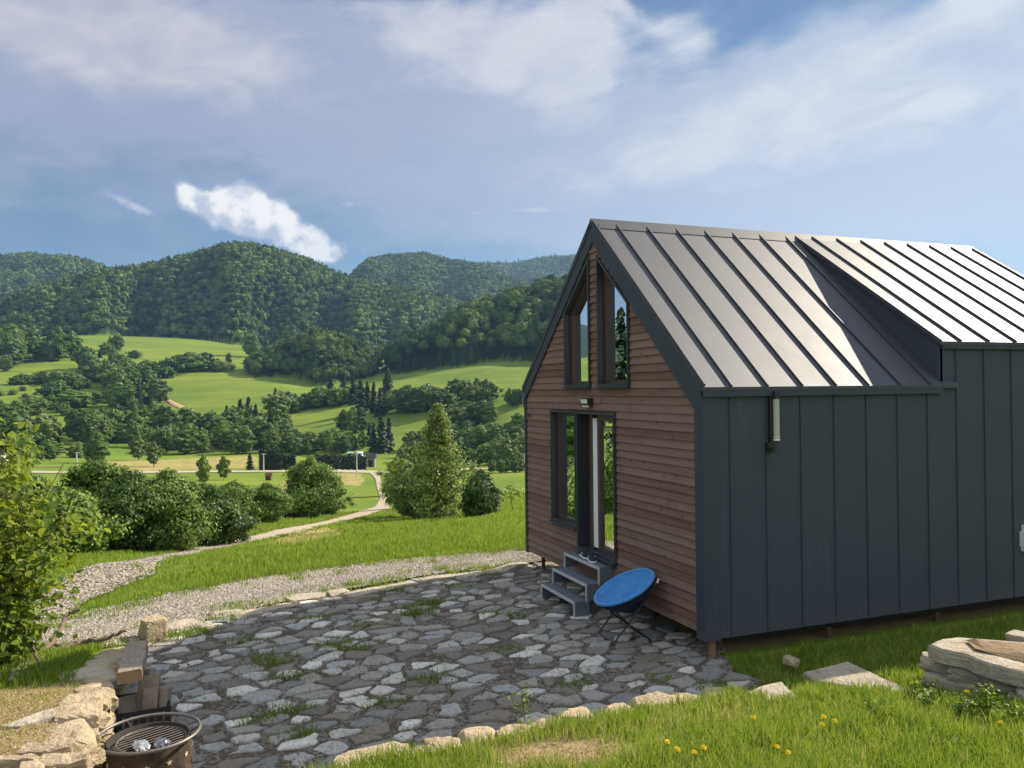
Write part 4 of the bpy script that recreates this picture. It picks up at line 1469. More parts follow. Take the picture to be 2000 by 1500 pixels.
slab('stone_slab', FLAT[0], .28, .18, 'flat cream slab at the far end of the lawn kerb, near the cabin corner', seed=4)
slab('stone_slab', FLAT[1], .20, .12, 'large pale flat slab lying in the grass before the grey cabin side', seed=5)
slab('stone_slab', [(968, 1026), (1004, 1022), (1012, 1026), (980, 1030)], float(at(990, 1026)[0][2]) + .06, .12, 'pale slab lying far off in the meadow beside the cabin', seed=6)
sq = plane_pt(297, 1250, .0)
stone('square_block', (sq[0], sq[1], .13), (.30, .27, .30), 77, None, R_(25), label='square cream stone block standing at the edge of the gravel drive', cat='stone', cuts=3)
for i, (px, py, sz, lab) in enumerate([(345, 1226, (.5, .26, .10), 'long flat sunlit stone beside the square stone block'), (440, 1200, (.42, .22, .09), 'flat sunlit stone at the patio rim, halfway to the cabin'), (600, 1167, (.62, .25, .08), 'broad pale stone at the sunlit patio rim'), (660, 1160, (.30, .24, .08), 'small yellowish stone at the sunlit patio rim'), (860, 1130, (.7, .22, .08), 'long white rim stone between gravel drive and patio'), (1000, 1108, (.6, .25, .10), 'pale rim stone beside the cabin post')]):
    q = plane_pt(px, py, .03)
    stone('rim_stone', (q[0], q[1], .02), (sz[1], sz[0], sz[2] * 1.3), 500 + i, None, R_(20), label=lab, cat='stone', group='flat stones along the patio rim', cuts=8, m_=M_SLAB)

for i, (px, py) in enumerate([(395, 1222), (485, 1200), (520, 1192), (548, 1186), (700, 1160), (735, 1153), (770, 1147), (800, 1141), (905, 1126), (935, 1121), (965, 1117)]):
    q = plane_pt(px, py, .03)
    rr_ = np.random.default_rng(570 + i)
    stone('rim_stone', (q[0], q[1], .015), (.20 + rr_.uniform(0, .08), rr_.uniform(.26, .46), .09), 540 + i, None, R_(20), label='smaller sunlit stone set between the larger ones of the patio rim', cat='stone', group='small stones of the patio rim', cuts=9, m_=M_SLAB)

# dry stone wall on the left
sw = thing('stone_wall', 'low retaining wall of rough cream stones left of the fire pit', 'wall', (.5, -6.1, 0))
r = np.random.default_rng(12)
x = -2.3
k = 0
while x < 3.0:
    zt = float(np.interp(x, [-9, -4.2, -3.0, -1.7, -.3, .6, 1.5, 2.5, 6], [0, 0, .06, .35, .5, .64, .72, .85, 1.3]))
    wd = r.uniform(.22, .42)
    rows = 1 if zt < .2 else (2 if zt < .5 else 3)
    for j in range(rows):
        h = (zt + .06) / rows
        stone('stone', (x + wd / 2 + r.normal() * .02, -6.09 + r.normal() * .03, h * (j + .5) - (j == rows - 1) * r.uniform(0, .05)), (wd * r.uniform(.92, 1.02), .24 + r.uniform(0, .14), h * r.uniform(.92, 1.06)), 600 + k, sw, r.normal() * .16, cuts=13, ico=ICO4, tilt=r.normal() * .10)
        k += 1
    x += wd
# slanting stones that lie on the bank of the wall
for i, (px, py, z, sz, rz) in enumerate([(60, 1500, .82, (.50, .14, .14), .2), (95, 1470, .76, (.34, .11, .20), 1.2), (118, 1492, .78, (.30, .13, .18), 1.3), (140, 1462, .68, (.38, .20, .12), .9), (165, 1400, .62, (.36, .24, .15), .6), (150, 1418, .62, (.42, .20, .10), .5), (30, 1490, .81, (.26, .09, .18), 1.4), (185, 1350, .54, (.40, .26, .14), .4), (120, 1430, .67, (.26, .20, .08), .9)]):
    q = plane_pt(px, py, z)
    stone('stone', (q[0], q[1], z - .05), sz, 800 + i, sw, rz, cuts=10, tilt=r.normal() * .15)
q = [(0, 1418), (60, 1395), (110, 1380), (140, 1384), (95, 1402), (40, 1418)]
o = slab('stone', q, .70, .10, None, sw, 9)
for i, (px, py, z, sz, lab) in enumerate([(205, 1300, .42, (.46, .30, .16), 'grey cleft rock on the shaded end of the left wall, beside the square log'), (175, 1322, .46, (.52, .40, .16), 'broad brown rock in shade on the left wall, below the cleft rock')]):
    q = plane_pt(px, py, z)
    stone('rock', (q[0], q[1], z - .06), sz, 900 + i, None, .4, label=lab, cat='rock', cuts=7, m_=M_SLAB)

# raised bed on the right held by a dry stone wall
rw = thing('bed_wall', 'dry stone wall with a thick pale cap stone around a raised bed at the right edge', 'wall', (2.3, 1.1, .2))
slab('cap_stone', [(1813, 1256), (1835, 1266), (1880, 1275), (1930, 1294), (2000, 1312), (2110, 1350), (2200, 1300), (2060, 1258), (1960, 1250), (1866, 1243), (1838, 1246)], .63, .135, None, rw, 31)
q_ = np.array([plane_pt(x, y, .634) for x, y in [(1886, 1254), (1905, 1272), (1955, 1283), (2000, 1294), (2090, 1322), (2140, 1296), (2050, 1264), (1960, 1255), (1910, 1251)]])
c_ = q_.mean(0); nq = len(q_)
rr_ = np.random.default_rng(3)
Vq = np.vstack([c_ + (q_ - c_) * k + np.array([0, 0, dz_]) + np.column_stack([np.zeros((nq, 2)), np.abs(rr_.normal(size=nq)) * .010]) for k, dz_ in ((1.0, -.002), (.8, .022), (.5, .035), (.25, .04))] + [c_[None] + [[0, 0, .045]]])
Fq = [[i * nq + k, i * nq + (k + 1) % nq, (i + 1) * nq + (k + 1) % nq, (i + 1) * nq + k] for i in range(3) for k in range(nq)] + [[3 * nq + k, 3 * nq + (k + 1) % nq, 4 * nq] for k in range(nq)]
M_EARTH = mat('dry_earth', lambda t: princ(t, t.mix(t.noise(t.pos(), 14, 7, .75), (.13, .09, .05), (.42, .32, .20)), .95, 0, .1, t.noise(t.pos(), 30, 6, .7), .9, .03))
np_obj('earth_bed', Vq, Fq, M_EARTH, rw)
r = np.random.default_rng(14)
for i, (px, py, z, sz, rz) in enumerate([(1850, 1302, .42, (.52, .26, .16), .45), (1910, 1325, .42, (.50, .26, .18), .4), (1975, 1345, .42, (.46, .26, .18), .4), (2050, 1370, .44, (.5, .26, .2), .4), (1835, 1330, .30, (.30, .2, .14), .5), (1880, 1345, .30, (.46, .24, .16), .4), (1950, 1362, .30, (.5, .24, .18), .4), (2030, 1392, .33, (.5, .24, .2), .4), (1990, 1375, .26, (.3, .2, .16), .4)]):
    q = plane_pt(px, py, z)
    stone('stone', (q[0] - .05, q[1] + .10, z - .02), sz, 950 + i, rw, rz, cuts=8, ico=ICO3, m_=M_SLAB)
q = plane_pt(2010, 1245, .6)
stone('rock', (q[0], q[1], .58), (.34, .22, .09), 970, None, .3, label='pale rock at the right picture edge, behind the raised bed', cat='rock', m_=M_SLAB)
q = at(1622, 1322)
stone('rock', (q[0][0] - .45, q[0][1] - .12, q[0][2] + .03), (.16, .13, .10), 971, None, .3, label='small rock between the two flat slabs in the lawn', cat='rock')

# ------------------------------------------------------------------ fire pit
fc = np.array([1.12, -5.60, 0.0])
pit = thing('fire_pit', 'round rusty steel fire pit with a wide rim beside the stone wall', 'fire pit', fc)


def m_pit(t):
    o = t.obj()
    n = t.noise(o, 7, 6, .7)
    c = t.mix(t.ss(n, .3, .7), (.035, .027, .022), (.10, .070, .052))
    c = t.mix(t.m('MULTIPLY', t.ss(t.noise(o, 16, 5, .7), .55, .72), .6), c, (.19, .16, .13))
    return princ(t, c, .7, .25, .3, n, .4, .01)


M_PIT = mat('burnt_steel', m_pit)
ZR_ = .545
M_PIT0 = plain('sooty_bowl', (.020, .016, .014), .85, .1, .5, 14)
mb = MB(); mb.lathe([(.262, .40), (.285, .515), (.274, .515), (.256, .40), (.225, .26), (.14, .16), (0.001, .13)], fc, 40); mb.build('bowl', M_PIT0, pit, True)
mb = MB(); mb.lathe([(.288, .50), (.302, .36), (.292, .22), (.276, .12)], fc, 40); mb.lathe([(.272, .12), (.287, .22), (.297, .36), (.284, .50)], fc, 40)
body = mb.build('fire_ring', M_PIT, pit, True)
M_PIT2 = plain('dark_hole_patch', (.008, .008, .008), .9)
k = 0
for a in np.linspace(0, 2 * math.pi, 13)[:-1]:
    for da, z, s_ in ((0, .41, .022), (.26, .33, .026), (.05, .25, .02)):
        aa = a + da; ctr = fc + np.array([.287 * math.cos(aa), .287 * math.sin(aa), z]); ta = np.array([-math.sin(aa), math.cos(aa), 0]); no = np.array([math.cos(aa), math.sin(aa), 0])
        ctr = fc + np.array([0, 0, z]) + no * np.interp(z, [.22, .36, .50], [.2925, .3025, .2885])
        P = [ctr + (ta * math.cos(q_) + np.array((0, 0, 1)) * math.sin(q_)) * (s_ if j % 2 == 0 else s_ * .42) for j, q_ in enumerate(np.linspace(0, 2 * math.pi, 11)[:-1] + .3)]
        mb = MB(); mb.prism(P, no * .003); mb.build('star_cutout', M_PIT2 if (k % 3) else plain('lit_hole_patch', (.55, .45, .33), .8), body)  # solid star patches
        k += 1
mb = MB(); mb.tube([fc + np.array([.352 * math.cos(a), .352 * math.sin(a), ZR_]) for a in np.linspace(0, 2 * math.pi, 65)[:-1]], .0125, 10, closed=True)
rim = mb.build('rim', plain('worn_rim', (.17, .155, .14), .5, .6, .25, 12), pit, True)
for a in np.linspace(0, 2 * math.pi, 7)[:-1] + .5:
    mb = MB(); d = np.array([math.cos(a), math.sin(a), 0]); mb.tube([fc + d * .280 + (0, 0, .512), fc + d * .345 + (0, 0, ZR_)], .006, 6); mb.build('rim_strut', M_PIT, rim)
mb = MB(); gc = fc + np.array([-.01, .02, .488])
mb.tube([gc + np.array([.238 * math.cos(a), .238 * math.sin(a), .0]) for a in np.linspace(0, 2 * math.pi, 41)[:-1]], .005, 6, closed=True)
for d in np.arange(-.21, .211, .042):
    h = math.sqrt(max(0, .238 ** 2 - d * d))
    pa, pb = np.array([d, -h]), np.array([d, h]); ra = R_(28)
    Rm2 = np.array([[math.cos(ra), -math.sin(ra)], [math.sin(ra), math.cos(ra)]])
    pa, pb = Rm2 @ pa, Rm2 @ pb
    mb.tube([gc + np.array([pa[0], pa[1], .0]), gc + np.array([pb[0], pb[1], .0])], .0042, 6)
mb.build('grate', plain('grate_wire', (.15, .13, .11), .5, .5, .3, 14), pit)
for a in np.linspace(0, 2 * math.pi, 4)[:-1]:
    mb = MB(); d = np.array([math.cos(a + .4), math.sin(a + .4), 0]); mb.tube([fc + d * .25 + (0, 0, .20), fc + d * .27 + (0, 0, .0)], .012, 8); mb.build('leg', M_PIT, pit)
for i, (dx_, dy_, s_, lab) in enumerate([(.15, -.06, (.17, .10, .055), 'crumpled silver foil in the fire pit, larger piece nearest to the rim'), (.135, .07, (.13, .08, .05), 'smaller dark silver foil lump lying in the fire pit')]):
    V, F = rock_geo(gc + np.array([dx_, dy_, .022]), s_, 60 + i, .5, 26, .14, ICO3)
    V += np.random.default_rng(i).normal(size=V.shape) * .0035
    tagit(np_obj('foil', V, F, plain('foil' if i == 0 else 'dull_foil', (.66, .66, .66) if i == 0 else (.25, .26, .29), .30, .8, .2, 30), origin=tuple(gc + np.array([dx_, dy_, .0]))), lab, 'foil')

# ------------------------------------------------------------------ crate with logs
cr0 = np.array([-.30, -5.72, 0.0])
crate = thing('crate', 'black plastic crate filled with firewood behind the fire pit', 'crate', cr0)
ra = R_(4)
Rc = np.array([[math.cos(ra), -math.sin(ra), 0], [math.sin(ra), math.cos(ra), 0], [0, 0, 1]])
CX, CY, CH = .48, .42, .30


def clat(nm, f):
    mb = MB(); f(mb); return mb.build(nm, M_BLACK, crate)


clat('base', lambda mb: mb.box(cr0 + (0, 0, .02), (CX, CY, .02), Rc))
for s_, ax in ((1, 0), (-1, 0), (1, 1), (-1, 1)):
    def side_(mb):
        ln = CY if ax == 0 else CX
        off = (CX if ax == 0 else CY) / 2 * s_
        def bar(u0, u1, z0, z1):
            c_ = np.array([off, (u0 + u1) / 2, (z0 + z1) / 2]) if ax == 0 else np.array([(u0 + u1) / 2, off, (z0 + z1) / 2])
            sz = (.012, u1 - u0, z1 - z0) if ax == 0 else (u1 - u0, .012, z1 - z0)
            mb.box(cr0 + Rc @ c_, sz, Rc)
        bar(-ln / 2, ln / 2, CH - .035, CH); bar(-ln / 2, ln / 2, .03, .07); bar(-ln / 2, ln / 2, .14, .165)
        for u in np.linspace(-ln / 2 + .02, ln / 2 - .02, 7): bar(u - .02, u + .02, .07, CH - .035)
    clat('side_panel', side_)


def m_log(t):
    o = t.pos()
    n = t.noise(o, 5, 6, .65)
    st = t.noise(t.vm('MULTIPLY', o, (3, 40, 40)), 2, 5, .6)
    c = t.mix(t.ss(st, .3, .7), (.20, .16, .125), (.33, .285, .235))
    c = t.mix(t.m('MULTIPLY', t.ss(n, .55, .75), .5), c, (.12, .085, .06))
    return princ(t, c, .85, 0, .15, st, .5, .008)


M_LOG = mat('weathered_timber', m_log)
M_END = plain('sawn_end', (.21, .135, .07), .8, 0, .35, 18)


def log_(p0, p1, wd, ht, label, roll=0.0, up=(0, 0, 1)):
    p0 = np.array(p0, float); p1 = np.array(p1, float)
    d = p1 - p0; ln = np.linalg.norm(d); d /= ln
    s_ = np.cross(d, up); s_ /= np.linalg.norm(s_); u = np.cross(s_, d)
    cr, sr = math.cos(roll), math.sin(roll); s_, u = s_ * cr + u * sr, u * cr - s_ * sr
    rr = np.random.default_rng(int(abs(p0[0] * 1000)))
    N = 8; V = []
    sec = [(-.5, -.44), (-.44, -.5), (.44, -.5), (.5, -.44), (.5, .44), (.44, .5), (-.44, .5), (-.5, .44)]
    for i in range(N + 1):
        q = p0 + d * ln * i / N
        for a, b in sec: V.append(q + s_ * wd * a * (1 + rr.normal() * .02) + u * ht * b * (1 + rr.normal() * .02))
    F = []; mi = []
    for i in range(N):
        for j in range(8): F.append([i * 8 + j, i * 8 + (j + 1) % 8, (i + 1) * 8 + (j + 1) % 8, (i + 1) * 8 + j]); mi.append(0)
    F.append(list(range(7, -1, -1))); F.append([N * 8 + j for j in range(8)]); mi += [1, 1]
    o = np_obj('log', np.array(V), F, [M_LOG, M_END], None, None, False, mi, origin=tuple((p0 + p1) / 2))
    return tagit(o, label, 'log', 'firewood in and on the crate')


LA, LB = plane_pt(253, 1322, .60), plane_pt(268, 1262, .50)
log_(LA, LB, .20, .10, 'long square grey beam lying on top, pointing at the viewer', R_(4))
log_(cr0 + (-.12, .03, .05), cr0 + (-.26, .02, .50), .12, .09, 'thick post standing just behind the long beam', .5, (1, 0, 0))
log_(cr0 + (.05, .03, .05), cr0 + (-.06, .05, .50), .17, .09, 'short squared log with an orange sawn top, standing in the crate', .2, (1, 0, 0))
log_(cr0 + (.15, .05, .04), cr0 + (.10, .07, .44), .12, .07, 'narrow plank end upright at the front of the crate', .15, (1, 0, 0))
log_(cr0 + (.10, .16, .04), cr0 + (.03, .19, .40), .07, .12, 'pale split piece leaning against the far side of the crate', .3, (1, 0, 0))
log_(cr0 + (.18, -.10, .06), cr0 + (-.14, -.13, .28), .18, .12, 'dark log lying low in the crate beside the wall', .1)

# ------------------------------------------------------------------ dead branches
M_BARK = plain('dead_bark', (.15, .105, .07), .9, 0, .45, 18, bump=.5, bscale=60)


def dpt(px, py, D):
    return CAM + ray(px, py) * D


def branch(pts, r0, r1, label, twigs=()):
    P = np.array([dpt(*p) for p in pts])
    n = 24
    s_ = np.linspace(0, len(P) - 1, n)
    Q = np.stack([np.interp(s_, range(len(P)), P[:, i]) for i in range(3)], 1)
    Q += np.random.default_rng(int(r0 * 1e5)).normal(size=Q.shape) * .006
    mb = MB(); mb.tube(Q, list(np.linspace(r0, r1, n)), 7)
    for tw in twigs:
        T_ = np.array([dpt(*p) for p in tw]); mb.tube(T_, list(np.linspace(r1 * 1.3, r1 * .5, len(T_))), 6)
    o = mb.build('dead_branch', M_BARK, origin=tuple(Q[0]))
    return tagit(o, label, 'branch', 'dead branches below the leafy shrub')


branch([(85, 1288, 8.60), (120, 1268, 8.80), (160, 1252, 9.00), (200, 1250, 9.00), (245, 1232, 9.10)], 0.0390, 0.0182, 'thick dark curved dead branch reaching right over the gravel')
branch([(75, 1280, 8.70), (105, 1250, 9.20), (122, 1222, 9.60), (131, 1200, 9.80), (158, 1191, 9.80)], 0.0338, 0.0169, 'dead branch rising with a hooked pale broken tip')
branch([(45, 1218, 8.10), (68, 1278, 7.90), (103, 1338, 7.50)], 0.0156, 0.0117, 'thin straight grey stick leaning in front of the other branches')
branch([(40, 1292, 8.50), (90, 1286, 8.60), (140, 1290, 8.60)], 0.0260, 0.0182, 'short dead branch lying flat in the grass')
branch([(108, 1258, 9.00), (140, 1268, 9.00), (185, 1284, 8.90)], 0.0208, 0.0130, 'ochre dead branch sloping down to the grass')

# ------------------------------------------------------------------ plants: leaves, crowns
M_BROAD = foliage('leaf_green', (.038, .085, .014), (.190, .285, .046), .24)
M_OLIVE = foliage('leaf_olive', (.062, .108, .024), (.250, .315, .075), .28)
M_BRIGHT = foliage('leaf_bright', (.085, .145, .018), (.290, .360, .055), .34)
M_DARKL = foliage('leaf_dark', (.024, .056, .014), (.112, .180, .038), .18)
M_SPRUCE = foliage('spruce_needles', (.013, .030, .018), (.050, .085, .038), .10)
M_TRUNK = plain('bark', (.10, .075, .055), .9, 0, .4, 14)
M_BIRCHB = plain('pale_bark', (.30, .27, .22), .85, 0, .45, 10)


def crown_pts(r, n_clump, n_leaf, rx, z0, shape, csk=1.0, rmx=1.05, core=.66, lob=.13):
    """leaf centres, outward directions and tints of a crown of height 1"""
    global CL_
    C_, N_, T_ = [], [], []; CL_ = []
    ph = r.uniform(0, 6.28, 3)
    for i in range(n_clump):
        u = r.random()
        if shape == 'round':
            z = z0 + (1 - z0) * u
            w_ = math.sqrt(max(.02, 1 - (2 * u - .92) ** 2)) * rx
        elif shape == 'oval':
            z = z0 + (1 - z0) * u
            w_ = rx * (math.sin(min(1, u * 1.02 + .04) * math.pi) ** .62)
        elif shape == 'birch':
            z = z0 + (1 - z0) * u
            w_ = rx * np.interp(u, [0, .15, .40, .54, .66, .80, .92, 1], [.70, 1.0, 1.0, .84, .52, .36, .20, .05])
        else:
            z = z0 + (1 - z0) * u ** 1.2
            w_ = rx * (1 - u * .9)
        a = r.uniform(0, 6.283)
        w_ *= 1 + lob * (math.sin(2 * a + ph[0] + 4 * z) + .8 * math.sin(3 * a + ph[1] - 6 * z) + .6 * math.sin(7 * z * 2 + ph[2]))
        rad = max(.01, w_) * math.sqrt(r.uniform(.12, 1.0)) * (1.22 if r.random() < .12 else 1)
        c_ = np.array([rad * math.cos(a), rad * math.sin(a), z])
        cs = csk * r.uniform(.045, .14) * (rx / .4) ** .5 * (.5 + .6 * max(0, w_ / rx))
        d = r.normal(size=(n_leaf, 3)); d /= np.linalg.norm(d, axis=1)[:, None]
        rr = r.uniform(.55, rmx, (n_leaf, 1))
        CL_.append((c_, cs * core))
        C_.append(c_ + d * cs * rr * np.array([1, 1, .72])); N_.append(d + np.array([math.cos(a), math.sin(a), .5]) * .35)
        T_.append(np.clip(r.normal(.45, .16) + r.normal(0, .16, n_leaf), 0, 1))
    return np.vstack(C_), np.vstack(N_), np.concatenate(T_)


def spruce_pts(r, n_whorl, n_leaf, rx, z0):
    global CL_
    CL_ = [(np.array([0, 0, z0 + (1 - z0) * u]), rx * (1 - u) * .42) for u in np.linspace(.02, .9, 12)]
    C_, N_, T_ = [], [], []
    for i in range(n_whorl):
        u = i / n_whorl
        z = z0 + (1 - z0) * u
        R0 = rx * (1 - u) ** .85 + .012
        nb = max(4, int(9 - 4 * u))
        for k in range(nb):
            a = r.uniform(0, 6.283); L_ = R0 * r.uniform(.65, 1.12)
            s_ = np.sqrt(r.uniform(.02, 1, n_leaf))
            dr = np.array([math.cos(a), math.sin(a), 0])
            P = dr[None] * (s_ * L_)[:, None] + np.array([0, 0, 1])[None] * (z - .22 * L_ * s_ ** 1.4 + r.normal(0, .006, n_leaf))[:, None]
            P += np.array([-dr[1], dr[0], 0])[None] * (r.normal(0, .16, n_leaf) * L_ * (1.1 - s_))[:, None]
            C_.append(P); N_.append(np.tile(dr * .5 + np.array([0, 0, .8]), (n_leaf, 1))); T_.append(np.clip(r.normal(.4, .15) + .35 * (s_ - .5) + r.normal(0, .12, n_leaf), 0, 1))
    return np.vstack(C_), np.vstack(N_), np.concatenate(T_)


CL_ = []


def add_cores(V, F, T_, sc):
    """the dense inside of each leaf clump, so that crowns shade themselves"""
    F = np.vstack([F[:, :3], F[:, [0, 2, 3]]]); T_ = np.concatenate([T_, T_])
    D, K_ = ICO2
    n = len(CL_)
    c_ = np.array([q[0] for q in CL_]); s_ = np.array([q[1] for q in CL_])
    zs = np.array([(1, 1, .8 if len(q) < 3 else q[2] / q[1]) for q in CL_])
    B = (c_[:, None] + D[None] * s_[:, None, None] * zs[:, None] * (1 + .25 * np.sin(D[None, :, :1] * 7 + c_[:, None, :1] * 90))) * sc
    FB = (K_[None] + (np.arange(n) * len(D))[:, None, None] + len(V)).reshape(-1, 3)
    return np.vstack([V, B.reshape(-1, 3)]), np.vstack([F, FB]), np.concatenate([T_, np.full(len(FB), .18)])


def trunk_geo(r, h, rad, nl=5, rx=.3, z0=.2):
    mb = MB()
    P = [(0, 0, -.03)]; k = 6
    for i in range(1, k + 1): P.append((r.normal() * .012 * h, r.normal() * .012 * h, h * .9 * i / k))
    mb.tube(P, list(np.linspace(rad, rad * .25, k + 1)), 7)
    for i in range(nl):
        z = h * r.uniform(z0, .7); a = r.uniform(0, 6.28); L_ = rx * h * r.uniform(.5, .9)
        mb.tube([(0, 0, z), (L_ * .5 * math.cos(a), L_ * .5 * math.sin(a), z + L_ * .35), (L_ * math.cos(a), L_ * math.sin(a), z + L_ * .8)], [rad * .45, rad * .28, rad * .1], 5)
    return mb


def whole_tree_mesh(name, seed, shape, n_clump, n_leaf, leaf, rx, z0, m_leaf, m_tr=None):
    """crown and trunk in one mesh of height 1, for trees a few pixels across"""
    r = np.random.default_rng(seed)
    if shape == 'spruce': C_, N_, T_ = spruce_pts(r, n_clump, n_leaf, rx, z0)
    else: C_, N_, T_ = crown_pts(r, int(n_clump * 1.5), n_leaf, rx, z0, shape, .9, 1.25)
    V, F, T_ = leaves(C_, r.uniform(.7, 1.3, len(C_)) * leaf, T_, N_, .72, .75, r=r)
    if shape != 'spruce':
        for u in (.16, .34, .52, .70, .86):
            CL_.append((np.array([0, 0, z0 + (1 - z0) * u]), rx * .74 * math.sin(min(1, u + .06) * math.pi) ** .6, .15))
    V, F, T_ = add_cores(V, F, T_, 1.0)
    mb = trunk_geo(r, .85, .018, 3, rx, .3)
    tv = np.vstack(mb.v)
    # trunk quads only
    tq = [t_ for f in mb.f if len(f) == 4 for t_ in ((f[0], f[1], f[2]), (f[0], f[2], f[3]))]
    Fq = np.vstack([F, np.array(tq) + len(V)])
    o = np_obj(name, np.vstack([V, tv]), Fq, [m_leaf, m_tr or M_TRUNK], tint=np.concatenate([T_, np.zeros(len(tq))]), midx=np.concatenate([np.zeros(len(F)), np.ones(len(tq))]))
    me = o.data
    bpy.data.objects.remove(o)
    return me


VAR = {'round': [whole_tree_mesh('tree_mesh', 100 + i, 'round', 44, 34, .062, .42 + .05 * (i % 3), .10, [M_BROAD, M_BROAD, M_OLIVE, M_DARKL][i % 4]) for i in range(6)],
       'oval': [whole_tree_mesh('tree_mesh', 120 + i, 'oval', 44, 34, .055, .30 + .04 * (i % 3), .10, [M_BROAD, M_OLIVE, M_BROAD, M_DARKL][i % 4]) for i in range(5)],
       'light': [whole_tree_mesh('tree_mesh', 140 + i, 'oval', 40, 32, .06, .34, .16, [M_BRIGHT, M_OLIVE][i % 2]) for i in range(4)],
       'bush': [whole_tree_mesh('bush_mesh', 160 + i, 'round', 40, 36, .085, .62 + .12 * i, .0, [M_BROAD, M_DARKL, M_OLIVE][i % 3]) for i in range(4)],
       'spruce': [whole_tree_mesh('spruce_mesh', 180 + i, 'spruce', 22, 9, .075, .20 + .03 * i, .06, M_SPRUCE) for i in range(4)]}
NAMES = {'round': 'broadleaf_tree', 'oval': 'broadleaf_tree', 'light': 'broadleaf_tree', 'bush': 'bush', 'spruce': 'spruce_tree'}
CATS = {'round': 'tree', 'oval': 'tree', 'light': 'tree', 'bush': 'bush', 'spruce': 'tree'}
trng = np.random.default_rng(77)


def put_tree(px, py, hpx, kind, label, group, wk=1.0):
    p, r_c = at(px, py)
    h = hpx * math.hypot(p[0] - CAM[0], p[1] - CAM[1]) / FPX
    me = VAR[kind][trng.integers(len(VAR[kind]))]
    o = bpy.data.objects.new(NAMES[kind], me)
    COL.objects.link(o)
    o.location = (p[0], p[1], p[2] - .02 * h)
    s_ = h * wk * trng.uniform(.9, 1.12)
    o.scale = (s_, s_ * trng.uniform(.9, 1.1), h)
    o.rotation_euler = (0, 0, trng.uniform(0, 6.28))
    return tagit(o, label, CATS[kind], group)


def fill(poly, n, h0, h1, kinds, label, group, dpx=9, wk=1.0):
    P = np.array(poly, float); got = []
    tries = 0
    while len(got) < n and tries < n * 80:
        tries += 1
        q = trng.uniform(P.min(0), P.max(0))
        if not in_poly(np.array([q[0]]), np.array([q[1]]), P)[0]: continue
        if any(abs(q[0] - g[0]) < dpx and abs(q[1] - g[1]) < dpx * .45 for g in got): continue
        got.append(q)
    for q in sorted(got, key=lambda a: a[1]):
        k = kinds[trng.integers(len(kinds))]
        put_tree(q[0], q[1], trng.uniform(h0, h1), k, label, group, wk)


G1, G2, G3, G4, G5, G6 = ('trees of the grove at the left of the upper meadow', 'bushes dotted over the left meadow', 'trees of the slanting grove between the two meadows', 'bushes of the short hedge row below the upper meadow', 'trees of the valley tree belt', 'trees along the foot of the right-hand wood')
LB = {G1: 'dark round tree in the grove at the left of the upper meadow', G2: 'small dark bush dotted on the bright left meadow', G3: 'dark tree in the slanting grove between the two bright meadows', G4: 'dark bush in the short hedge row below the upper meadow', G5: 'tree in the dense belt along the valley floor', G6: 'tree in the band along the foot of the right-hand wood'}
# upper left grove
fill([(0, 722), (60, 708), (140, 705), (142, 697), (40, 690), (0, 695)], 19, 34, 54, ['round', 'oval', 'round'], LB[G1], G1, 8)
for a in [(112, 672, 24), (28, 655, 40), (45, 648, 30), (10, 725, 26)]: put_tree(*a, 'round', LB[G1], G1)
# hedges and bushes of the left meadow
for x in np.linspace(32, 108, 8): put_tree(x, 751 - .05 * (x - 32), trng.uniform(14, 22), 'bush', LB[G2], G2)
for x in np.linspace(118, 178, 6): put_tree(x, 748 - .05 * (x - 118), trng.uniform(14, 22), 'bush', LB[G2], G2)
for a in [(25, 771, 9), (45, 763, 9), (49, 776, 7), (77, 767, 7), (90, 766, 10), (100, 778, 26), (118, 770, 24), (110, 752, 24), (72, 751, 8), (3, 773, 8), (2, 792, 9), (127, 812, 20), (120, 806, 16), (85, 829, 20), (62, 810, 32), (75, 805, 24), (30, 815, 28), (12, 817, 24), (45, 812, 22), (95, 800, 22), (150, 762, 16), (160, 758, 20), (182, 784, 18), (156, 831, 12), (230, 803, 12), (140, 753, 22)]:
    put_tree(*a, 'bush', LB[G2], G2)
put_tree(140, 796, 29, 'bush', 'largest wide round bush standing alone on the left meadow', G2, 1.35)
# lone trees
put_tree(228, 686, 30, 'round', 'lone round tree at the shadow edge of the upper meadow, close to the wood', 'lone trees on the upper meadow')
put_tree(206, 693, 22, 'round', 'small lone tree left of the larger one at the shadow edge', 'lone trees on the upper meadow')
put_tree(264, 699, 14, 'bush', 'low wide bush alone on the upper meadow', None, 1.2)
put_tree(490, 698, 52, 'oval', 'tall pale lone tree standing at the foot of the big wooded hill', None, .8)
put_tree(447, 712, 22, 'oval', 'slim tree at the right end of the short hedge row', None)
# slanting grove
fill([(135, 722), (200, 712), (255, 735), (300, 765), (325, 785), (300, 812), (255, 815), (215, 790), (230, 770), (190, 745), (135, 730)], 34, 26, 48, ['round', 'oval', 'round', 'round'], LB[G3], G3, 9)
for a in [(195, 735, 46), (218, 733, 34), (205, 742, 38), (282, 790, 60), (270, 800, 50), (310, 770, 40)]: put_tree(*a, 'spruce', 'dark pointed spruce in the slanting grove between the two bright meadows', 'spruces of the slanting grove')
# hedge row
for x in np.linspace(286, 450, 17): put_tree(x + trng.normal() * 2, 728 - .03 * (x - 286) + trng.normal() * 1.5, trng.uniform(16, 32) * (1.1 if 335 < x < 405 else .8), 'bush' if trng.random() < .6 else 'round', LB[G4], G4)
put_tree(328, 738, 20, 'bush', 'wide bush in front of the short hedge row', None, 1.3)
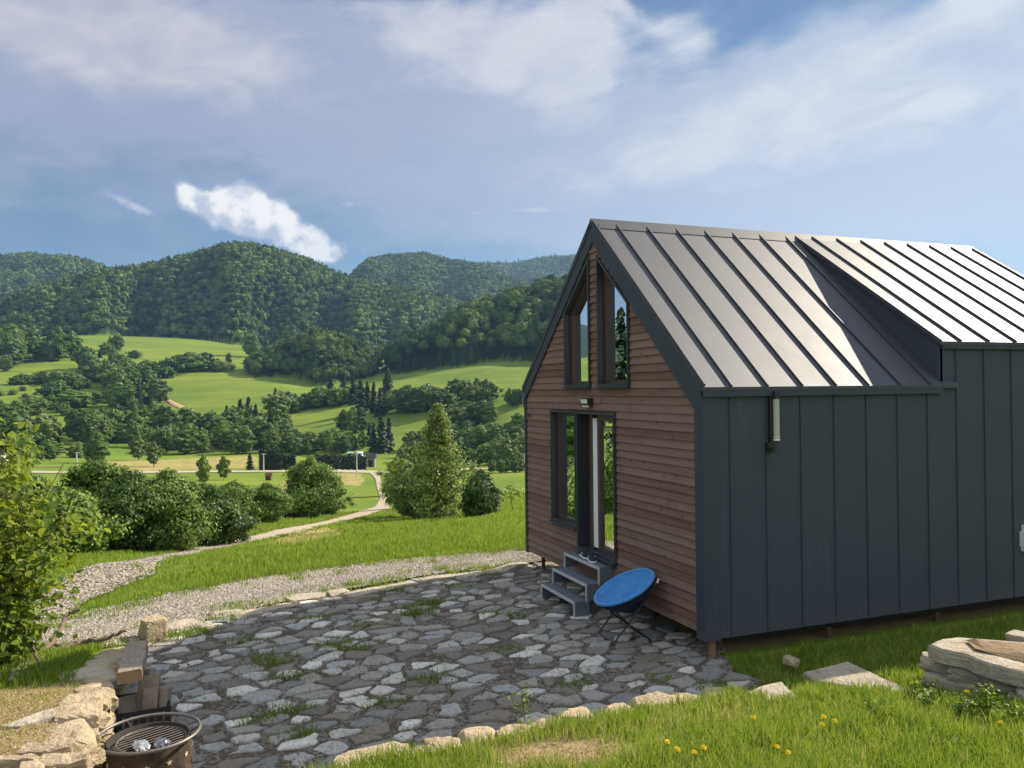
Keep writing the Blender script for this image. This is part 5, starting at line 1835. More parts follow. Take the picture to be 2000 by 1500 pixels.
# belt along the valley floor
fill([(-40, 872), (0, 850), (120, 850), (230, 842), (330, 840), (480, 846), (560, 838), (560, 885), (440, 890), (330, 886), (200, 870), (80, 872)], 74, 34, 56, ['round', 'oval', 'round', 'light', 'round'], LB[G5], G5, 12)
fill([(-40, 900), (70, 908), (160, 905), (160, 890), (60, 885), (-40, 885)], 12, 22, 36, ['round', 'bush'], LB[G5], G5, 12)
for a in [(470, 842, 62), (485, 842, 66), (455, 843, 50), (415, 846, 44), (500, 850, 60), (538, 806, 48), (528, 872, 66), (443, 845, 52)]: put_tree(*a, 'spruce', 'dark spruce rising from the valley tree belt', 'spruces of the valley belt')
put_tree(190, 905, 54, 'round', 'broad dark tree standing before the belt, right of the left pole', None)
put_tree(270, 900, 46, 'light', 'bright sunlit tree on the left of a pair in the tan field', 'pair of trees in the tan field')
put_tree(300, 912, 46, 'light', 'sunlit tree with visible trunks on the right of a pair in the tan field', 'pair of trees in the tan field')
put_tree(398, 948, 56, 'light', 'slender loose tree standing alone left in the valley field', 'two slender trees in the valley field', .75)
put_tree(437, 938, 46, 'light', 'slender loose tree standing alone right in the valley field', 'two slender trees in the valley field', .75)
put_tree(488, 918, 32, 'spruce', 'small young spruce left of the dark clipped hedge', None, 1.4)
# hedge line that climbs to the right, and the band at the foot of the right wood
for x in np.linspace(548, 700, 20): put_tree(x, 806 - .16 * (x - 548) + trng.normal() * 2, trng.uniform(24, 42), ['round', 'oval', 'bush'][trng.integers(3)], 'dark tree in the line climbing right from the lone spruce', 'trees of the climbing tree line')
for a in [(645, 775, 50), (705, 805, 66), (718, 800, 56), (730, 806, 62), (742, 812, 56), (757, 770, 58), (690, 790, 60), (672, 782, 55)]: put_tree(*a, 'spruce', 'tall dark spruce at the left end of the right-hand wood', 'spruces at the left end of the right-hand wood')
fill([(750, 798), (880, 790), (960, 778), (960, 792), (880, 806), (760, 812)], 24, 34, 50, ['round', 'oval', 'round'], LB[G6], G6, 9)
fill([(878, 828), (955, 822), (960, 832), (880, 836)], 8, 38, 48, ['round'], LB[G6], G6, 9)
fill([(985, 788), (1030, 784), (1030, 792), (985, 795)], 6, 24, 34, ['round', 'oval'], LB[G6], G6, 7)
for a in [(672, 842, 42), (690, 846, 50), (706, 842, 46)]: put_tree(*a, 'oval', 'pale sunlit tree in the cluster of three before the dark spruces', 'three pale trees')
for a in [(730, 882, 58), (745, 884, 74), (760, 880, 66), (722, 870, 46)]: put_tree(*a, 'spruce', 'tall black-green spruce in the clump above the end of the path', 'spruce clump above the path end', 1.0)
fill([(560, 880), (640, 872), (715, 872), (715, 886), (640, 890), (560, 895)], 16, 28, 46, ['round', 'oval', 'light'], 'tree behind the clipped hedge beside the valley road', 'trees behind the clipped hedge', 10)
fill([(770, 900), (800, 880), (1030, 868), (1035, 912), (900, 914), (780, 915)], 44, 28, 48, ['round', 'light', 'oval', 'round'], 'tree in the belt beyond the bright meadow beside the cabin', 'trees of the belt beside the cabin', 11)
fill([(880, 860), (1030, 840), (1035, 862), (890, 875)], 18, 24, 36, ['round', 'bush'], 'tree in the belt beyond the bright meadow beside the cabin', 'trees of the belt beside the cabin', 11)
for a in [(962, 922, 24), (978, 924, 28), (990, 922, 26), (1005, 923, 24), (1018, 922, 26)]: put_tree(*a, 'round', 'small round tree in the row along the road beside the cabin', 'roadside row of small trees')
# to the left of the picture: the glass of the cabin mirrors them
fill([(-700, 905), (-60, 900), (-60, 870), (-700, 870)], 24, 36, 54, ['round', 'oval'], LB[G5], G5, 16)
sp = ray(1212, 640); sp = np.array([sp[0], -sp[1]]) / np.hypot(sp[0], sp[1])
for i, (t_, off, h, kd) in enumerate([(62, 0, 15.5, 'spruce'), (66, -6, 8, 'round'), (58, 5, 6, 'oval'), (75, -12, 9, 'round'), (60, 10, 5.5, 'bush'), (80, 9, 8, 'oval'), (48, -5, 3.2, 'bush'), (70, 15, 8, 'round')]):
    q = np.array([-2.1, 0]) + sp * t_ + np.array([-sp[1], sp[0]]) * off
    me = VAR[kd][i % len(VAR[kd])]
    o = bpy.data.objects.new(NAMES[kd], me); COL.objects.link(o)
    o.location = (q[0], q[1], gz(*q) - .1); o.scale = (h * (.55 if i == 0 else 1),) * 2 + (h,)
    tagit(o, 'tree mirrored in the window panes of the cabin, beyond the left edge' if i else 'tall spruce mirrored in the upper windows of the cabin', CATS[kd], 'trees mirrored in the windows' if i else None)

# ------------------------------------------------------------------ nearer trees: each its own crown and trunk
def big_tree(px, py, hpx, label, shape, rx, z0, n_clump, n_leaf, leaf_m, m_leaf, seed, name='broadleaf_tree', cat='tree', group=None, wk=1.0, m_tr=None, lean=None):
    p, _ = at(px, py)
    h = hpx * math.hypot(p[0] - CAM[0], p[1] - CAM[1]) / FPX
    r = np.random.default_rng(seed)
    if shape == 'spruce': C_, N_, T_ = spruce_pts(r, n_clump, n_leaf, rx, z0)
    else: C_, N_, T_ = crown_pts(r, int(n_clump * 1.8), int(n_leaf * .62), rx, z0, shape, .72 if shape == 'birch' else .80, 1.9, (.16 if shape == 'birch' else .44), .42 if shape == 'birch' else .30)
    C_ = C_ * np.array([h * wk, h * wk, h])
    V, F, T_ = leaves(C_, r.uniform(.6, 1.35, len(C_)) * leaf_m, T_, N_, .6, .7, r=r)
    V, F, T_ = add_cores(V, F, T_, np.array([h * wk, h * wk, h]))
    t_ = thing(name, label, cat, p, group)
    np_obj('crown', V + p, F, m_leaf, t_, T_)
    mb = trunk_geo(r, h * .9, h * .016, 9, rx * wk, max(.05, z0))
    mb.v = [v + p for v in mb.v]
    mb.build('trunk', m_tr or M_TRUNK, t_)
    return t_


big_tree(858, 1020, 226, 'tall loose birch tree with a pointed top right of the path', 'birch', .185, .04, 215, 44, .155, M_OLIVE, 1, 'birch_tree', m_tr=M_BIRCHB)
big_tree(822, 1014, 104, 'lower leafy tree growing into the left side of the birch', 'oval', .38, .04, 150, 123, 0.161, M_OLIVE, 2)
big_tree(941, 1010, 88, 'dark dense bushy tree standing right of the birch', 'oval', .37, .0, 190, 135, 0.136, M_DARKL, 4)
big_tree(800, 1008, 98, 'greyish green round tree left of the birch beside the path', 'oval', .40, .03, 130, 123, 0.174, M_OLIVE, 5)
big_tree(787, 992, 92, 'bright green tree at the bend of the path', 'oval', .30, .03, 120, 123, 0.211, M_BRIGHT, 6)
big_tree(775, 968, 74, 'bright tree behind, at the far straight of the path', 'oval', .36, .04, 80, 112, 0.248, M_BRIGHT, 7)
big_tree(607, 1012, 112, 'tall tree of the clump left of the path', 'oval', .36, .03, 150, 123, 0.186, M_BROAD, 8)
big_tree(640, 1006, 84, 'rounded tree on the right side of the clump left of the path', 'oval', .42, .03, 120, 123, 0.174, M_BROAD, 9)
big_tree(582, 1012, 62, 'low dark tree on the shaded side of the clump left of the path', 'round', .60, .0, 110, 123, 0.161, M_DARKL, 10)
big_tree(592, 968, 66, 'pale tree behind the clump left of the path', 'oval', .36, .05, 80, 112, 0.223, M_OLIVE, 11)
SH = 'trees of the thicket behind the stony path'
big_tree(190, 1075, 151, 'tall leafy tree at the left end of the thicket, above the shrub', 'round', .40, .0, 210, 102, 0.128, M_BROAD, 12, group=SH, wk=.9)
big_tree(262, 1080, 139, 'fine leaved willow like tree in the thicket, left of the broadest one', 'round', .46, .0, 230, 109, 0.104, M_DARKL, 13, group=SH)
big_tree(330, 1078, 141, 'broadest tree in the middle of the thicket', 'round', .42, .0, 230, 109, 0.104, M_BROAD, 14, group=SH)
big_tree(130, 1085, 110, 'low leafy bush in the thicket beside the yellowish shrub', 'round', .55, .0, 150, 94, 0.120, M_BROAD, 15, 'bush', 'bush', SH)
big_tree(420, 1066, 80, 'round dark glossy bush at the right end of the thicket by the path', 'round', .60, .0, 130, 94, 0.136, M_DARKL, 16, 'bush', 'bush', SH)
big_tree(455, 1025, 76, 'dark tree behind the round glossy bush', 'round', .50, .02, 130, 123, 0.149, M_BROAD, 17, group=SH)
big_tree(522, 1024, 73, 'round tree standing free at the right end of the thicket', 'round', .46, .08, 140, 135, 0.136, M_BROAD, 18, group=SH)
big_tree(400, 1030, 78, 'dark tree in the back row of the thicket', 'round', .50, .0, 120, 123, 0.136, M_DARKL, 19, group=SH)
big_tree(482, 1015, 58, 'small tree in the back row of the thicket, left of the free one', 'oval', .40, .05, 90, 112, 0.149, M_OLIVE, 20, group=SH)
big_tree(60, 1075, 124, 'tree of the thicket half hidden by the yellowish shrub', 'round', .42, .0, 170, 87, 0.128, M_DARKL, 21, group=SH)
big_tree(-40, 1075, 141, 'tree of the thicket at the left picture edge', 'round', .42, .0, 150, 87, 0.144, M_BROAD, 22, group=SH)
# a young staked sapling in the bright meadow
p, _ = at(1002, 1000)
sap = thing('sapling', 'thin young sapling standing in the bright meadow beside the cabin', 'tree', p)
hs_ = 46 * math.hypot(p[0] - CAM[0], p[1] - CAM[1]) / FPX
mb = MB(); mb.tube([p, p + np.array([-.1, -.05, hs_ * .5]), p + np.array([-.25, -.1, hs_])], [.03, .022, .01], 6); mb.tube([p + np.array([-.1, -.05, hs_ * .5]), p + np.array([.15, .2, hs_ * .85])], [.018, .008], 6); mb.build('trunk', M_TRUNK, sap)
r = np.random.default_rng(55)
C_ = np.vstack([p + np.array([-.25, -.1, hs_ * .95]) + r.normal(size=(70, 3)) * .16, p + np.array([.15, .2, hs_ * .82]) + r.normal(size=(50, 3)) * .13, p + np.array([-.15, 0, hs_ * .65]) + r.normal(size=(30, 3)) * .10])
V, F, T_ = leaves(C_, r.uniform(.08, .16, len(C_)), r.uniform(.1, .7, len(C_)), r=r)
np_obj('crown', V, F, M_BROAD, sap, T_)

# ------------------------------------------------------------------ leafy shrub close to the viewer on the left
def leaf_blades(C_, size, nrm, tint, r):
    """broad pointed leaves with a fold along the midrib: 6 points, 4 triangles"""
    n = len(C_)
    t_ = r.normal(size=(n, 3)); t_[:, 2] -= .5
    nn = nrm + r.normal(size=(n, 3)) * .5; nn /= np.linalg.norm(nn, axis=1)[:, None]
    t_ -= nn * (t_ * nn).sum(1)[:, None]; t_ /= np.linalg.norm(t_, axis=1)[:, None] + 1e-9
    b = np.cross(nn, t_)
    s_ = size[:, None]
    pts = [C_ - t_ * s_ * .5, C_ - t_ * s_ * .12 + b * s_ * .40 + nn * s_ * .10, C_ + t_ * s_ * .22 + b * s_ * .30 + nn * s_ * .07, C_ + t_ * s_ * .55, C_ + t_ * s_ * .22 - b * s_ * .30 + nn * s_ * .07, C_ - t_ * s_ * .12 - b * s_ * .40 + nn * s_ * .10]
    V = np.stack(pts, 1).reshape(-1, 3)
    base = (np.arange(n) * 6)[:, None]
    F = np.concatenate([base + np.array([0, 1, 2, 3]), base + np.array([0, 3, 4, 5])], 1).reshape(-1, 4)
    return V, F, np.repeat(tint, 2)


M_SHRUB = foliage('shrub_leaf', (.045, .105, .014), (.235, .310, .030), .50, .0, (.40, .46, .04))
shb = np.array([-1.58, -7.24, .30])
shrub = thing('shrub', 'tall leafy shrub with yellow green sunlit leaves at the left picture edge', 'shrub', shb)
r = np.random.default_rng(91)
mb = MB(); C_, N_, T_, S_ = [], [], [], []
for i in range(48):
    a = r.uniform(0, 6.28); reach = r.uniform(.12, .78); h = r.uniform(1.0, 2.62) * (1 - .18 * reach)
    top = shb + np.array([reach * math.cos(a), reach * math.sin(a), h])
    midp = shb + np.array([reach * .35 * math.cos(a), reach * .35 * math.sin(a), h * .55])
    mb.tube([shb + np.array([.05 * math.cos(a), .05 * math.sin(a), -.05]), midp, top], [.014, .010, .004], 6)
    for k in range(12):
        u = r.uniform(.10, 1.02)
        q = (midp + (top - midp) * (u - .5) * 2) if u > .5 else (shb + (midp - shb) * u * 2)
        tw = q + np.array([r.normal() * .17, r.normal() * .17, r.normal() * .08])
        mb.tube([q, tw], [.005, .002], 4)
        nl = r.integers(14, 26)
        C_.append(tw + r.normal(size=(nl, 3)) * np.array([.10, .10, .085]))
        d = r.normal(size=(nl, 3)) * .4 + np.array([math.cos(a) * .4, math.sin(a) * .4, .8])
        N_.append(d); T_.append(np.clip(r.normal(.42, .22) + r.normal(0, .18, nl) + .22 * (tw[2] - shb[2] - 1.0), 0, 1)); S_.append(r.uniform(.045, .095, nl))
C_ = np.vstack(C_); N_ = np.vstack(N_); T_ = np.concatenate(T_); S_ = np.concatenate(S_)
V, F, T2 = leaf_blades(C_, S_, N_ / np.linalg.norm(N_, axis=1)[:, None], T_, r)
np_obj('leaves', V, F, M_SHRUB, shrub, T2)
mb.build('stems', plain('shrub_stem', (.16, .12, .06), .8, 0, .3, 10), shrub)
shb2 = np.array([-2.6, -8.1, .25])
shrub2 = thing('shrub', 'darker leafy shrub behind the yellow green one', 'shrub', shb2)
r = np.random.default_rng(92)
mb = MB(); C_, N_, T_, S_ = [], [], [], []
for i in range(26):
    a = r.uniform(0, 6.28); reach = r.uniform(.2, .95); h = r.uniform(.5, 1.7)
    top = shb2 + np.array([reach * math.cos(a), reach * math.sin(a), h])
    mb.tube([shb2, (shb2 + top) / 2 + np.array([0, 0, .15]), top], [.014, .009, .004], 5)
    for k in range(9):
        q = shb2 + (top - shb2) * r.uniform(.25, 1.0)
        nl = r.integers(14, 24)
        C_.append(q + r.normal(size=(nl, 3)) * np.array([.16, .16, .12])); N_.append(r.normal(size=(nl, 3)) * .4 + np.array([math.cos(a) * .4, math.sin(a) * .4, .8])); T_.append(np.clip(r.normal(.3, .2, nl), 0, 1)); S_.append(r.uniform(.045, .085, nl))
C_ = np.vstack(C_); N_ = np.vstack(N_)
V, F, T2 = leaf_blades(C_, np.concatenate(S_), N_ / np.linalg.norm(N_, axis=1)[:, None], np.concatenate(T_), r)
np_obj('leaves', V, F, M_BROAD, shrub2, T2)
mb.build('stems', plain('shrub_stem', (.16, .12, .06), .8, 0, .3, 10), shrub2)

# ------------------------------------------------------------------ woods on the hills: masses of crowns nobody could count
def blob_crown(ico, seed, squash, amp):
    r = np.random.default_rng(seed)
    D, F = ico
    lo = vnoise(D, 1.9, seed) * amp + vnoise(D, 4.2, seed + 5) * amp * .7 + r.normal(size=len(D)) * amp * .22
    V = D * (1 + lo)[:, None] * np.array([1, 1, squash])
    V[:, 2] = np.where(V[:, 2] < -.35, -.35 + (V[:, 2] + .35) * .3, V[:, 2])
    return V, F


def leafy_crown(ico, seed, squash, amp, n, ls):
    V, F = blob_crown(ico, seed, squash, amp)
    r = np.random.default_rng(seed + 50)
    k = r.integers(0, len(V), n)
    d = V[k] / np.linalg.norm(V[k], axis=1)[:, None]
    L_, Q, _ = leaves(V[k] * r.uniform(.96, 1.14, (n, 1)) + r.normal(size=(n, 3)) * .06, r.uniform(.6, 1.3, n) * ls, np.zeros(n), d, .62, .8, r=r)
    return np.vstack([V * .93, L_]), np.vstack([F, Q[:, :3] + len(V), Q[:, [0, 2, 3]] + len(V)])


def cone_crown(seed, tiers=4, n=9):
    r = np.random.default_rng(seed)
    V, F = [], []
    for k in range(tiers):
        z0 = -.9 + 1.9 * k / tiers; z1 = z0 + 1.05
        rad = .52 * (1 - k / (tiers + .3)) + .04
        b = len(V)
        V.append((r.normal() * .02, r.normal() * .02, min(z1, 1.25)))
        for j in range(n * 2):
            a = 2 * math.pi * j / (2 * n); q = rad * (1.12 if j % 2 else .72) * r.uniform(.85, 1.15)
            V.append((q * math.cos(a), q * math.sin(a), z0 - (.10 if j % 2 else 0)))
        for j in range(n * 2): F.append((b, b + 1 + j, b + 1 + (j + 1) % (2 * n)))
    return np.array(V), np.array(F)


def m_wood_mass(t):
    ti = t.attr('tint')
    c = t.mix(ti, (.014, .038, .012), (.150, .220, .046))
    c = t.mix(t.ss(t.noise(t.pos(), .035, 4, .6), .5, .68, 0, .45), c, t.mix(ti, (.03, .045, .012), (.185, .20, .05)))
    c = t.mix(t.ss(t.noise(t.pos(), .020, 4, .6), .52, .66, 0, .5), c, t.mix(ti, (.010, .028, .018), (.070, .125, .055)))
    d = princ(t, c, .8, 0, .15)
    tr = t.new('ShaderNodeBsdfTranslucent'); t.put(tr.inputs['Color'], t.mix(.5, c, (.12, .17, .03)))
    mx = t.new('ShaderNodeMixShader'); mx.inputs[0].default_value = .10
    t.l.new(d, mx.inputs[1]); t.l.new(tr.outputs[0], mx.inputs[2])
    return mx.outputs[0]


M_WMASS = mat('wood_crowns', m_wood_mass)
CROWNS = {1: [leafy_crown(ICO1, 10 + i, .95, .24, 45, .50) for i in range(8)], 2: [leafy_crown(ICO2, 30 + i, 1.0, .28, 170, .34) for i in range(8)]}
CONES = [cone_crown(60 + i) for i in range(4)]


def wood(name, hk, spacing, crown, lod, conifer, th0, th1, seed, u0=-.02, u1=1.08):
    t_, zc, rc, rb, tr = HILLS[hk]
    r = np.random.default_rng(seed)
    rmin, rmax = rb * .92, rc * 1.04
    area = (th1 - th0) * (rmax ** 2 - rmin ** 2) / 2
    n = int(area / spacing ** 2)
    # jittered grid in angle and distance keeps crowns from clumping
    nr_ = max(2, int((rmax - rmin) / spacing)); P = []
    for i in range(nr_):
        rr = rmin + (rmax - rmin) * (i + .5) / nr_
        na = max(2, int((th1 - th0) * rr / spacing))
        a = th0 + (th1 - th0) * (np.arange(na) + r.uniform(0, 1, na)) / na
        P.append(np.column_stack([a, rr + r.normal(0, spacing * .35, na)]))
    P = np.vstack(P)
    x, y = polar(P[:, 0], P[:, 1])
    z, fo = ground(x, y, True)
    hz = hill_z(hk, P[:, 0], P[:, 1])
    ok = (fo > .5) & (hz > z - .5)
    P, x, y, z = P[ok], x[ok], y[ok], z[ok]
    n = len(P)
    xyz = np.column_stack([x, y, z])
    cn = vnoise(xyz * np.array([1, 1, 0]), .012, seed + 3)
    up_ = (P[:, 1] - rb) / (rc - rb)
    iscon = r.random(n) < np.clip(conifer + .30 * cn + .18 * (up_ - .6), .0, .9)
    patch = vnoise(xyz * np.array([1, 1, 0]), .02, seed + 9) * .12
    Vs, Fs, Ts = [], [], []; k = 0
    tp = []
    for vi, (V0, F0) in enumerate(CROWNS[lod] + CONES):
        con = vi >= len(CROWNS[lod])
        pool = np.where(iscon if con else ~iscon)[0]
        nv = len(CONES) if con else len(CROWNS[lod])
        sel = pool[(pool * 7919 + seed) % nv == (vi - (len(CROWNS[lod]) if con else 0))]
        if not len(sel): continue
        m_ = len(sel)
        rad = crown * r.uniform(.6, 1.4, m_) * (1.0 if not con else .9)
        hgt = rad * (r.uniform(.85, 1.3, m_) if not con else r.uniform(1.0, 1.45, m_))
        a = r.uniform(0, 6.28, m_)
        ca, sa = np.cos(a), np.sin(a)
        X = V0[None, :, 0] * rad[:, None]; Y = V0[None, :, 1] * rad[:, None]
        Z = V0[None, :, 2] * hgt[:, None]
        tall = np.where(con, hgt * .8, tr - hgt * .9 + r.normal(0, 1.6, m_)) if con else tr - hgt * .95 + r.normal(0, 1.8, m_)
        W_ = np.stack([X * ca[:, None] - Y * sa[:, None] + xyz[sel, 0][:, None], X * sa[:, None] + Y * ca[:, None] + xyz[sel, 1][:, None], Z + (xyz[sel, 2] + tall + (0 if not con else tr * .12))[:, None]], -1)
        Vs.append(W_.reshape(-1, 3)); Fs.append((F0[None] + (np.arange(m_) * len(V0))[:, None, None] + k).reshape(-1, 3))
        tn = np.clip((.10 if con else .46) + patch[sel] * 2.0 + r.normal(0, .06 if con else .20, m_), 0, 1)
        Ts.append(np.clip(np.repeat(tn, len(F0)) + r.normal(0, .07, m_ * len(F0)), 0, 1))
        k += m_ * len(V0)
    o = np_obj(name, np.vstack(Vs), np.vstack(Fs), M_WMASS, tint=np.concatenate(Ts))
    tagit(o, kind='stuff')
    return n


TH0, TH1 = -.66, .10
wood('hill_wood', 'main', 9.4, 6.4, 1, .16, TH0, TH1, 1)
wood('near_wood', 'right', 7.8, 5.2, 2, .36, -.25, .16, 2)
wood('knoll_wood', 'knoll', 5.6, 3.6, 2, .03, -.36, -.12, 3)
wood('back_wood', 'back', 12.5, 8.0, 1, .02, -.27, .10, 4)
wood('ridge_wood', 'ridge', 19, 12, 1, .0, -.14, .42, 5)
wood('left_wood', 'left', 13.0, 8.5, 1, .05, TH0, -.36, 6)

# ------------------------------------------------------------------ grass
def m_grass(name, lo, hi, dryc):
    def fn(t):
        ti = t.attr('tint')
        c = t.mix(ti, lo, hi)
        c = t.mix(t.ss(ti, .86, .97), c, dryc)
        d = princ(t, c, .6, 0, .2)
        tr = t.new('ShaderNodeBsdfTranslucent'); t.put(tr.inputs['Color'], t.mix(.35, c, (.30, .36, .03)))
        mx = t.new('ShaderNodeMixShader'); mx.inputs[0].default_value = .42
        t.l.new(d, mx.inputs[1]); t.l.new(tr.outputs[0], mx.inputs[2])
        return mx.outputs[0]
    return mat(name, fn)


M_GRASS = m_grass('grass_blade', (.085, .165, .014), (.275, .375, .045), (.42, .35, .15))


def blades(P, h, w_, seed, tint=None, lean=.45):
    r = np.random.default_rng(seed)
    n = len(P)
    a = r.uniform(0, 6.28, n); d = np.stack([np.cos(a), np.sin(a), np.zeros(n)], 1)
    b = r.uniform(0, 6.28, n); s_ = np.stack([np.cos(b), np.sin(b), np.zeros(n)], 1)
    h = np.asarray(h) * np.ones(n); w_ = np.asarray(w_) * np.ones(n)
    ln = (r.uniform(.1, 1.0, n) * lean * h)[:, None]
    up_ = np.array([0, 0, 1.0])[None]
    p0 = P - s_ * (w_ / 2)[:, None]; p1 = P + s_ * (w_ / 2)[:, None]
    m_ = P + up_ * (h * .55)[:, None] + d * ln * .35
    m0 = m_ - s_ * (w_ * .40)[:, None]; m1 = m_ + s_ * (w_ * .40)[:, None]
    tp = P + up_ * (h * .93)[:, None] + d * ln
    t0 = tp - s_ * (w_ * .06)[:, None]; t1 = tp + s_ * (w_ * .06)[:, None]
    V = np.stack([p0, p1, m0, m1, t0, t1], 1).reshape(-1, 3)
    base = (np.arange(n) * 6)[:, None]
    F = np.concatenate([base + np.array([0, 1, 3, 2]), base + np.array([2, 3, 5, 4])], 1).reshape(-1, 4)
    ti = np.clip(r.normal(.45, .2, n), 0, 1) if tint is None else tint
    return V, F, np.repeat(ti, 2)


def visible(x, y, z, mx=120, my=120):
    d = np.column_stack([x, y, z]) - CAM
    zc = d @ _F
    px = 1000 + FPX * (d @ RT) / zc; py = 750 - FPX * (d @ UP) / zc
    return (zc > .5) & (px > -mx) & (px < 2000 + mx) & (py < 1500 + my) & (py > 700), zc, px, py


wall_keep = in_poly
keep_out = [patio_poly]
flat_xy = [np.array([plane_pt(x, y, .22)[:2] for x, y in f]) for f in FLAT]
cap_xy = np.array([plane_pt(x, y, .63)[:2] for x, y in [(1810, 1254), (1835, 1268), (1880, 1277), (1930, 1296), (2000, 1314), (2110, 1352), (2110, 1322), (2000, 1290), (1910, 1274), (1866, 1242)]])
cap_xy = np.array([plane_pt(x, y, .63)[:2] for x, y in [(1810, 1254), (1835, 1268), (1880, 1277), (1930, 1296), (2000, 1314), (2110, 1352), (2205, 1300), (2060, 1256), (1960, 1248), (1866, 1241), (1836, 1245)]])


def lawn_points(n, x0, x1, y0, y1, seed, near_pow=1.3, dmax=16):
    r = np.random.default_rng(seed)
    x = r.uniform(x0, x1, n); y = r.uniform(y0, y1, n)
    z = ground(x, y)
    v, zc, px, py = visible(x, y, z, 420, 160)
    so_ = soil_mask(x, y)
    xe = np.interp(y, [-9, -5.5, -4.5, -3.5, -2.5, -1.5, -.5, .4, 2, 12], [2.3, 2.2, 2.05, 1.88, 1.66, 1.46, 1.3, 1.05, .7, .7])
    tuft = vnoise(np.column_stack([x, y, x * 0]), 2.6, 5) * .5 + vnoise(np.column_stack([x, y, x * 0]), 7.0, 8) * .35
    keep = v & (zc < dmax) & (r.random(n) < np.clip((4.2 / zc) ** near_pow, 0, 1)) & (r.random(n) > so_ * 1.15) & (r.random(n) < .62 + .6 * tuft)
    for f in flat_xy + [cap_xy]: keep &= ~in_poly(x, y, f)
    return x, y, z, keep, tuft, zc, xe


x, y, z, keep, tuft, zc, xe = lawn_points(800000, .08, 7.4, -5.8, 8.2, 3)
keep &= ((x > np.where(y > .05, .10, xe + .10)) & ~in_poly(x, y, patio_poly))
x, y, z, tuft, zc = (q[keep] for q in (x, y, z, tuft, zc))
r = np.random.default_rng(31)
hh = (.062 + .075 * np.clip(tuft + .4, 0, 1.2)) * r.uniform(.6, 1.5, len(x))
lush = np.exp(-(((x - 3.3) / 1.0) ** 2 + ((y - .1) / .55) ** 2)) * np.clip(.5 + 1.2 * vnoise(np.column_stack([x, y, x * 0]), 4.0, 77), 0, 1)
hh = hh * (1 + 1.9 * lush * r.random(len(x)))
dry_p = np.clip(.10 + .35 * soil_mask(x, y) * 2 + .12 * (tuft < -.1), 0, .8)
ti = np.where(r.random(len(x)) < dry_p, r.uniform(.9, 1, len(x)), np.clip(r.normal(.45, .2, len(x)) + .15 * tuft, 0, .85))
V, F, T_ = blades(np.column_stack([x, y, z - .005]), hh, np.clip(.0022 + .00075 * zc, .003, .012) * r.uniform(.7, 1.4, len(x)), 32, ti, .6)
tagit(np_obj('lawn_grass', V, F, M_GRASS, tint=T_), kind='stuff')
# grass of the left bank
r = np.random.default_rng(41)
n = 60000
x = r.uniform(-5, 3, n); y = r.uniform(-9.5, -6.3, n); z = ground(x, y)
v, zc, px, py = visible(x, y, z)
keep = v & (r.random(n) > soil_mask(x, y) * 1.1) & (z > .05)
x, y, z = x[keep], y[keep], z[keep]
V, F, T_ = blades(np.column_stack([x, y, z]), r.uniform(.05, .13, len(x)), r.uniform(.006, .011, len(x)), 42, None, .6)
tagit(np_obj('bank_grass', V, F, M_GRASS, tint=T_), kind='stuff')
# longer meadow grass beyond the gravel drive
r = np.random.default_rng(51)
n = 420000
th = r.uniform(-.62, .12, n); rr = np.exp(r.uniform(math.log(12.5), math.log(95), n))
x, y = polar(th, rr); z = ground(x, y)
v, zc, px, py = visible(x, y, z, 60)
fe = np.array(far_edge[:7]); road_l = np.array(gp((30, 1225), (70, 1165), (190, 1108), (290, 1090), (400, 1066), (500, 1046), (590, 1027), (650, 1014), (700, 1001), (730, 992))); road_r = np.array(gp((95, 1235), (150, 1185), (205, 1160), (300, 1114), (400, 1083), (500, 1060), (590, 1040), (650, 1024), (715, 1008), (760, 994)))
road_poly = np.vstack([road_l, road_r[::-1]])
drive_poly = np.vstack([fe, np.array(near_edge[:8])[::-1]])
tuft = vnoise(np.column_stack([x, y, x * 0]), .45, 15) * .5 + vnoise(np.column_stack([x, y, x * 0]), 1.7, 18) * .4
dr = mask_dry(x, y)
beyond = ~in_poly(x, y, road_poly) & ~in_poly(x, y, drive_poly) & ~in_poly(x, y, patio_poly) & (x < -5.3) & (x < np.where(y > -1, -6.4, 99))
keep = v & beyond & (r.random(n) < .5 + .6 * tuft) & (r.random(n) > dr * .93) & (y > -6.8 - .55 * (-x - 4))
x, y, z, tuft, zc, dr = (q[keep] for q in (x, y, z, tuft, zc, dr))
hh = (.07 + .10 * np.clip(tuft + .35, 0, 1.2)) * r.uniform(.6, 1.5, len(x)) * np.clip(zc / 22, .75, 1.6)
ti = np.where(r.random(len(x)) < .07 + .5 * dr, r.uniform(.88, 1, len(x)), np.clip(r.normal(.5, .2, len(x)) + .2 * tuft, 0, .85))
V, F, T_ = blades(np.column_stack([x, y, z]), hh, .0009 * zc * r.uniform(.7, 1.3, len(x)), 52, ti, .6)
tagit(np_obj('meadow_grass', V, F, M_GRASS, tint=T_), kind='stuff')

# crumbs of earth on the bare ground
r = np.random.default_rng(58)
x = np.concatenate([r.uniform(-.6, 2.6, 9000), r.uniform(1.7, 3.0, 5000)]); y = np.concatenate([r.uniform(-7.2, -6.15, 9000), r.uniform(-3.5, -.9, 5000)])
k_ = (soil_mask(x, y) > r.uniform(.2, .9, len(x))) & ~in_poly(x, y, patio_poly); x, y = x[k_], y[k_]
pebbles('earth_crumbs', np.column_stack([x, y, ground(x, y) + .002]), .003, .013, mat('earth_crumb', lambda t: princ(t, t.mix(t.attr('tint'), (.14, .095, .05), (.46, .35, .21)), .95, 0, .1)), 59)
